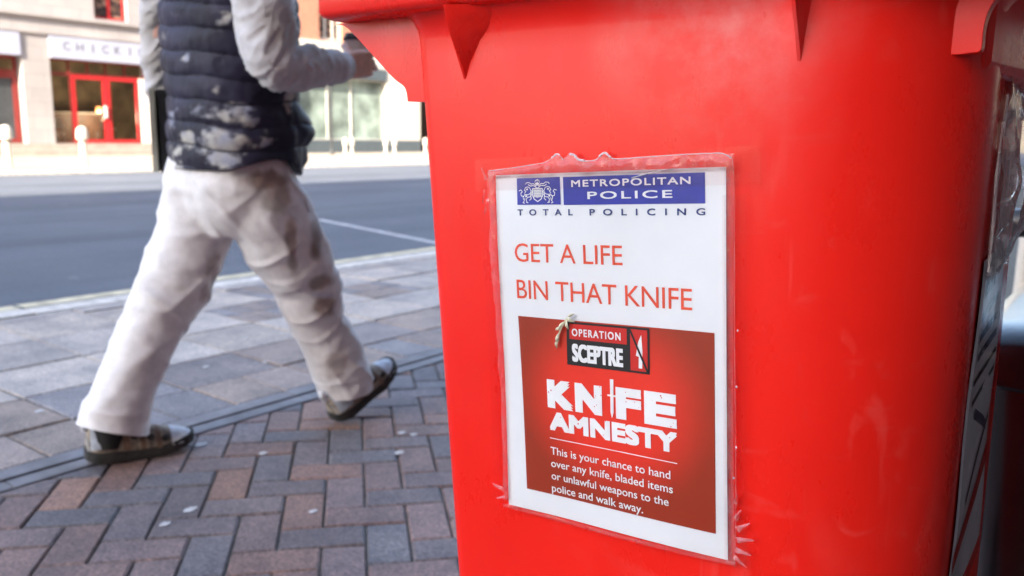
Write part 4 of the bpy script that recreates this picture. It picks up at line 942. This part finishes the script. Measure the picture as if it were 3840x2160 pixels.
for p, nrm in zip(vs, ns):
    dr, dl = near_axis(RLEG, p)[0], near_axis(LLEG, p)[0]; right = dr < dl
    z = p.z; e = (p.x+2.2)*.576+(p.y-1.53)*.817; low = 1-sstep(.10, .32, z); knee = math.exp(-((z-.46)/.13)**2); hip = sstep(.62, .78, z)
    sl_ = -.9 if right else .8
    q1 = Vector((p.x, p.y, z + sl_*(p.y-1.5))); q2 = Vector((p.x, p.y, z - 1.1*sl_*(p.y-1.5) + .4*(p.x+2.2))); q3 = Vector((p.x, p.y, z+.25*sl_*(p.y-1.5)))
    big = nz3(p, 5.5, 40)
    c1 = crease(q1, 1, 3 if right else 12, (4.5, 4.5, 9.5)); c2 = crease(q2, 1, 21, (4, 4, 8)); c3 = crease(q3, 1, 33, (3.5, 3.5, 21), 3)
    dsp = .003*big + (.003+.004*knee)*(c1-.18) + (.003+.003*hip+.004*knee+.004*low)*(c2-.18) + (.0035*low+.002*knee)*(c3-.25) + .0016*nz3(p, 28, 5)
    edge_ = sstep(.05, .12, z)
    out.append(p+nrm*dsp*(.3+.7*edge_))
    c = lerp3((0.79, 0.775, 0.785), (0.72, 0.68, 0.655), .5*sstep(.0, .7, fbm(p, 5.5, 51)))
    face = sstep(-.35, .1, nrm.x*.817-nrm.y*.576)
    m_ = fbm(p, 14, 77)*.45 + fbm(p, 40, 78, (1, 1, .4))*.15
    d = 0
    if right or z > .74:
        d = max(.9*blob(e, z, .085, .815, .085, .040, m_), .75*blob(e, z, .13, .76, .055, .055, m_), .8*blob(e, z+.55*(e-.17), .165, .615, .022, .115, m_*.8), .95*blob(e, z+.35*(e-.24), .238, .625, .028, .085, m_*.6),
                .8*blob(e, z, .245, .50, .05, .030, m_), .85*blob(e, z, .265, .425, .045, .05, m_), .45*blob(e, z, .30, .22, .05, .07, m_))
    else: d = max(.7*blob(e, z-.9*(e+.07), -.055, .50, .035, .14, m_*1.3), .55*blob(e, z, -.12, .33, .03, .05, m_*1.2), .4*blob(e, z, -.17, .16, .05, .05, m_*1.3))
    c = lerp3(c, lerp3((0.20, 0.105, 0.075), (0.17, 0.13, 0.10), sstep(-.2, .4, fbm(p, 10, 60))), .92*d*face)
    c = lerp3(c, (0.48, 0.41, 0.35), .18*sstep(.1, .7, fbm(p, 4.2, 91)))
    if right and face > .2: c = lerp3(c, (0.46, 0.50, 0.62), .7*blob(e, z+.25*(e-.25), .255, .462, .05, .012, m_*.3))
    cols.append(c)
tr = mesh_obj('trousers', out, fs, M['trouser'], walker, smooth=True, angle=180, cols=cols)
def strap(name, pts, r, col, flat=.5):
    mb = MB(); mb.tube(pts, r, 8); return mesh_obj(name, mb.v, mb.f, M['trouser'], tr, smooth=True, cols=[col]*len(mb.v))
def seam_line(rows, off, name='side_seam'):
    pts = []
    for (x, y, z, r) in rows[1:-2]: pts.append((x+off[0]*(r+.004), y+off[1]*(r+.004), z))
    mb = MB(); mb.tube(pts, .0022, 6); mesh_obj(name, mb.v, mb.f, M['trouser'], tr, smooth=True, cols=[(.48, .45, .43)]*len(mb.v))
pk = MB()
def oriented_box(mb, c, ux, uy, uz, hx, hy, hz):
    c, ux, uy, uz = map(Vector, (c, ux, uy, uz)); ux.normalize(); uy.normalize(); uz.normalize()
    P = [c+ux*a*hx+uy*b_*hy+uz*d_*hz for d_ in (-1, 1) for a, b_ in ((-1, -1), (1, -1), (1, 1), (-1, 1))]
    mb.add(P, [(0,3,2,1),(4,5,6,7),(0,1,5,4),(1,2,6,5),(2,3,7,6),(3,0,4,7)])
oriented_box(pk, (-2.038, 1.668, .735), (.60, .80, .38), (-.80, .60, 0), (-.1, -.42, 1), .013, .058, .022)
mesh_obj('pocket_flap', pk.v, pk.f, M['trouser'], tr, bevel=.006, cols=[(.60, .60, .63)]*8)

# --- padded gilet
def gilet():
    NT, NZ = 220, 190; vs, fs, cs = [], [], []
    zt, pitch_ = 1.415, .0635
    for j in range(NZ+1):
        v = j/NZ
        for i in range(NT):
            t = 2*math.pi*i/NT; ct, st = math.cos(t), math.sin(t)          # t = 0 right side, 90 front, 270 back
            hem = .842 + .032*math.exp(-((ct-.95)/.35)**2)*math.exp(-((st+.05)/.45)**2) - .022*sstep(.3, .8, st)
            z = hem+(zt-hem)*v
            a, b_ = .205, .158
            sh = sstep(1.30, 1.42, z); a *= 1-.38*sh; b_ *= 1-.5*sh
            wst = math.exp(-((z-1.06)/.10)**2); a *= 1-.05*wst
            a *= 1+.03*sstep(1.0, 1.2, z); b_ *= 1+.03*sstep(1.0, 1.2, z)
            low = 1-sstep(.84, .92, z)
            p = 2.35; r_ = (abs(ct/a)**p+abs(st/b_)**p)**(-1/p)
            poc = math.exp(-((z-.955)/.060)**2)*math.exp(-((t-math.pi*.30)/.42)**2); r_ += .050*poc
            r_ += .022*math.exp(-((z-.86)/.03)**2)*math.exp(-((t-math.pi*.30)/.3)**2)
            zz = z + .055*((ct*.2)*.576+(st*.15)*.817) + .010*nz3((ct*.5, st*.5, z), 3.2, 5) - .018*ct*st
            ph = ((zz-.842)/pitch_) % 1.0; puff = abs(math.sin(math.pi*ph))**.42
            vert = 1-.35*math.exp(-((((t/(2*math.pi)*9)+.35*math.floor((zz-.842)/pitch_)) % 1-.5)/.06)**2)
            r_ += .0105*puff - .004
            pp_ = Vector((ct*r_, st*r_, z)); r_ += 0.006*fbm(pp_, 7, 14, (1, 1, 1.3)) + .004*(1-abs(fbm(pp_, 16, 31, (1.6, 1.6, .7))))
            r_ *= .975; x, y = -2.185+ct*r_, 1.540+st*r_
            vs.append((x, y, z))
            c = lerp3((0.013, 0.012, 0.028), (0.038, 0.035, 0.072), sstep(-.5, .7, fbm(pp_, 7, 3))*.8)
            seam = 1-puff; c = lerp3(c, (0.006, 0.006, 0.012), .6*sstep(.5, .95, seam))
            # dried white paint on the lower back and odd splashes
            ee = (x+2.2)*.576+(y-1.53)*.817; m_ = fbm(pp_, 26, 63)*.5 + fbm(pp_, 9, 65)*.3; face = sstep(-.1, .25, ct*.817*1.1-st*.576)
            fall = 0
            for e0, z0, re, rz, k_ in ((-.03, .915, .13, .075, 1.0), (.03, .985, .10, .05, .85), (-.145, .895, .05, .07, .72), (.09, .94, .06, .04, .75), (-.09, 1.00, .08, .03, .55), (-.10, 1.15, .02, .03, .7), (-.03, 1.075, .02, .04, .75), (.0, 1.255, .03, .035, .95), (-.01, 1.335, .035, .05, .95), (.17, 1.04, .02, .05, .9), (-.15, 1.24, .05, .05, .45), (-.15, .975, .018, .045, .85)):
                fall = max(fall, k_*max(0, 1-((ee-e0)/re)**2-((z-z0)/rz)**2)**.5)
            nn = fbm(Vector((pp_.x*1.0, pp_.y*1.0, pp_.z*1.5)), 17, 63)*.62 + fbm(pp_, 50, 65)*.25
            w = .85*sstep(.50, .98, fall*.95+nn)*min(1, fall*2.2)
            w *= face
            cs.append(lerp3(c, lerp3((0.60, 0.58, 0.53), (0.36, 0.38, 0.48), sstep(-.2, .5, fbm(pp_, 12, 99))), w*.92*sstep(.25, .62, puff)))
    for j in range(NZ):
        for i in range(NT): k = (i+1) % NT; fs.append((j*NT+i, j*NT+k, (j+1)*NT+k, (j+1)*NT+i))
    # turned-in hem and neck opening
    b0 = len(vs)
    for i in range(NT): x, y, z = vs[i]; vs.append((-2.185+(x+2.185)*.90, 1.540+(y-1.540)*.90, z+.012)); cs.append((.01, .01, .02))
    b1 = len(vs)
    for i in range(NT): x, y, z = vs[i]; vs.append((-2.185+(x+2.185)*.80, 1.540+(y-1.540)*.80, z+.12)); cs.append((.01, .01, .02))
    for i in range(NT): k = (i+1) % NT; fs.append((b0+i, b0+k, k, i)); fs.append((b1+i, b1+k, b0+k, b0+i))
    return mesh_obj('gilet', vs, fs, M['gilet'], walker, smooth=True, angle=180, cols=cs)
gl_ = gilet()
mb = MB(); mb.loft([ell_ring((-2.19, 1.55), a, b_, z, n=40) for a, b_, z in ((.118, .085, 1.40), (.11, .085, 1.44), (.10, .082, 1.48), (.092, .076, 1.482), (.09, .074, 1.44))])
mesh_obj('collar', mb.v, mb.f, M['gilet'], gl_, smooth=True, cols=[(.02, .02, .045)]*len(mb.v))

# --- grey sweatshirt
mb = MB(); mb.loft([ell_ring((-2.19, 1.538), a, b_, z, n=32) for a, b_, z in ((.165, .112, .95), (.16, .115, 1.2), (.19, .120, 1.30), (.205, .116, 1.36), (.19, .106, 1.405), (.135, .09, 1.44), (.075, .07, 1.465))])
mesh_obj('sweatshirt', mb.v, mb.f, M['sweat'], walker, smooth=True, cols=[(.54, .53, .54)]*len(mb.v))
def sleeve(rows, seed, cuff_pts, label=None):
    mb = MB(); chain(mb, rows, 26, 6); vs, fs, ns = remeshed(mb, .0075, 6); out, cs = [], []
    el = Vector(rows[len(rows)//2-1][:3])
    for p, nrm in zip(vs, ns):
        fore = sstep(1.52, 1.62, p.y) if seed == 1 else 0
        q = Vector((p.x, p.y, p.z)) if not fore else p
        f_ = fbm(p, 1, seed*9, (9, 26, 9)) if fore > .5 else fbm(Vector((p.x, p.y*.8+p.z*.35, p.z-(p.y-1.5)*1.4)), 1, seed*9+4, (7, 9, 15))
        bend = math.exp(-((p-Vector((-1.93, 1.55, 1.16))).length/.11)**2) if seed == 1 else .3
        dsp = (.006+.017*bend+.004*fore)*(max(0, 1-abs(f_))**2.2-.4)+.006*nz3(p, 7, seed)
        out.append(p+nrm*dsp); c = lerp3((0.57, 0.56, 0.58), (0.50, 0.475, 0.46), sstep(-.2, .6, fbm(p, 6, 20)))
        cs.append(c)
    s_ = mesh_obj('sleeve', out, fs, M['sweat'], walker, smooth=True, angle=180, cols=cs)
    a, b_, r_ = cuff_pts; a, b_ = Vector(a), Vector(b_); mb = MB(); mb.tube([a, a.lerp(b_, .15), a.lerp(b_, .85), b_], [r_*.93, r_*1.03, r_*1.0, r_*.9], 24)
    mesh_obj('cuff', mb.v, mb.f, M['sweat'], s_, smooth=True, cols=[(.54, .52, .53)]*len(mb.v)); return s_
sleeve([(-2.02, 1.495, 1.385, .082), (-1.968, 1.490, 1.295, .080), (-1.955, 1.494, 1.213, .078), (-1.940, 1.492, 1.15, .073), (-1.93, 1.515, 1.118, .060), (-1.935, 1.573, 1.124, .058), (-1.95, 1.649, 1.131, .056), (-1.966, 1.722, 1.138, .050), (-1.975, 1.765, 1.141, .043)], 1, ((-1.972, 1.752, 1.140), (-1.979, 1.795, 1.144), .042))
sleeve([(-2.40, 1.49, 1.375, .078), (-2.45, 1.50, 1.27, .066), (-2.47, 1.492, 1.16, .058), (-2.48, 1.502, 1.10, .055), (-2.492, 1.515, 1.02, .048), (-2.50, 1.533, .955, .042)], 2, ((-2.50, 1.528, .96), (-2.505, 1.55, .92), .039))
# --- shoes
def make_shoe(M4):
    def T(p): return M4 @ (Vector((p[0]*1.04, p[1]*.94, p[2]*1.12)))
    L = .30
    prof = [(-.014, .020, .022, .070), (-.006, .031, .016, .098), (.02, .040, .012, .112), (.06, .042, .012, .112), (.10, .042, .012, .098), (.14, .044, .012, .086), (.18, .049, .012, .076), (.22, .052, .013, .068), (.255, .048, .016, .060), (.28, .036, .022, .052), (.294, .018, .028, .044)]
    n = 22
    def ring(y, w, z0, h, k=1.0):
        out = []
        for i in range(n):
            t = 2*math.pi*i/n; c, s_ = math.cos(t), math.sin(t)
            zc = z0+(h-z0)*.32; out.append(T((w*k*(abs(c)**.8)*(1 if c > 0 else -1) * (1 if s_ < 0 else 1-.28*s_), y, zc+((h-zc) if s_ > 0 else (zc-z0))*s_)))
        return out
    mb = MB(); mb.loft([ring(*r_) for r_ in prof]); up = mb.build('shoe', M['shoe'], walker, smooth=True, angle=70)
    mb = MB()
    so_ = [(-.019, .018), (-.010, .030), (.02, .041), (.08, .039), (.13, .040), (.19, .050), (.235, .052), (.27, .043), (.292, .026), (.299, .012)]
    mb.loft([[T(q) for q in [(-w, y, .002+spr), (w, y, .002+spr), (w*1.05, y, .014+spr), (w*1.0, y, .031+spr*.8), (-w*1.0, y, .031+spr*.8), (-w*1.05, y, .014+spr)]] for (y, w) in so_ for spr in (max(0, y-.19)*.20+max(0, .03-y)*.30,)])
    mb.build('sole', M['sole'], up, smooth=True, angle=35)
    def shell(name, y0, y1, mat, a0=0, a1=360, k=1.045, lo=0):
        mb = MB(); ys = [y0+(y1-y0)*i/6 for i in range(7)]; rows = []
        for y in ys:
            j = max(i for i in range(len(prof)) if prof[i][0] <= y+1e-6); j = min(j, len(prof)-2); u = (y-prof[j][0])/(prof[j+1][0]-prof[j][0])
            pr = [prof[j][c]+(prof[j+1][c]-prof[j][c])*u for c in range(1, 4)]; r_ = ring(y, pr[0]*k, pr[1], pr[2]*1.012)
            rows.append([r_[int((a0+(a1-a0)*q/12)/360*n) % n] for q in range(13)])
        vs = [p for r_ in rows for p in r_]; fs = [(i*13+q, i*13+q+1, (i+1)*13+q+1, (i+1)*13+q) for i in range(6) for q in range(12)]
        return mesh_obj(name, vs, fs, mat, up, smooth=True)
    shell('heel_counter', -.011, .055, M['shoe_grey'], -15, 195, 1.06)
    shell('toe_cap', .225, .29, M['shoe_white'], -15, 195, 1.05)
    for a, b_ in ((.085, .105), (.135, .15), (.18, .195)): shell('strap', a, b_, M['shoe_tan'], -20, 200, 1.06)
    for y, z in ((.118, .066), (.165, .058), (.207, .050)):
        for sg in (-1, 1):
            mb = MB(); c = (sg*(.041 if y < .15 else .046), y, z); mb.loft([[T((c[0]+sg*.004*w, c[1]+.012*math.cos(2*math.pi*q/10)*rr2, c[2]+.010*math.sin(2*math.pi*q/10)*rr2)) for q in range(10)] for w, rr2 in ((0, 1), (1, .8))]); mb.build('vent', M['sole'], up, smooth=True)
    mb = MB(); mb.tube([T((0, .04, .095)), T((0, .045, .108)), T((0, .048, .118))], [.032, .034, .031], 18); mb.build('collar', M['sole'], up, smooth=True)
    mb = MB(); mb.tube([T((0, -.012, .09)), T((0, -.018, .112)), T((0, -.006, .122))], [.012, .011, .006], 8); mb.build('heel_tab', M['shoe_white'], up, smooth=True)
    return up
def shoe_matrix(heel, direction, pitch_up):
    d_ = Vector((direction[0], direction[1], 0)).normalized(); s_ = Vector((d_.y, -d_.x, 0)); f_ = d_*math.cos(pitch_up)+Vector((0, 0, 1))*math.sin(pitch_up); u_ = s_.cross(f_)
    return Matrix(((s_.x, f_.x, u_.x, heel[0]), (s_.y, f_.y, u_.y, heel[1]), (s_.z, f_.z, u_.z, heel[2]), (0, 0, 0, 1)))
make_shoe(shoe_matrix((-2.085, 1.835, .006), (.05, 1), R(27)))
make_shoe(shoe_matrix((-2.365, 1.145, .002), (.35, .90), 0))
for pts in ([(-2.10, 1.86, .20), (-2.10, 1.872, .12), (-2.092, 1.878, .07)], [(-2.336, 1.215, .18), (-2.342, 1.19, .10), (-2.345, 1.185, .05)]):
    MB().tube(pts, [.047, .046, .046], 16).build('sock', M['sock'], walker, smooth=True)
# --- cup and folder the walker carries
cup = empty('coffee_cup', (-2.022, 1.878, 1.118), 'pale paper coffee cup with dark lid in the walking person\'s right hand', 'cup')
MB().lathe((0,0,0), [(.027,0),(.0275,.002),(.0385,.112),(.040,.113),(.040,.117)], 28).build('paper_cup', M['cup'], cup, local=True, smooth=True)
MB().lathe((0,0,0), [(.0415,.1105),(.042,.114),(.0415,.119),(.0365,.121),(.0345,.131),(.031,.132)], 28).build('lid', M['cup_lid'], cup, local=True, smooth=True)
fo = empty('document_folder', (-2.47, 1.47, .82), 'slim black document folder with pale paper edge held beside the walker', 'folder')
mb = MB(); oriented_box(mb, (-2.48, 1.506, .945), (.576, .817, 0), (-.817, .576, 0), (0, 0, 1), .014, .10, .125); mb.build('cover', M['folder'], fo, bevel=.004)
mb = MB(); oriented_box(mb, (-2.496, 1.482, .948), (.576, .817, 0), (-.817, .576, 0), (0, 0, 1), .0075, .106, .122); mb.build('paper_sheets', M['folder_edge'], fo)
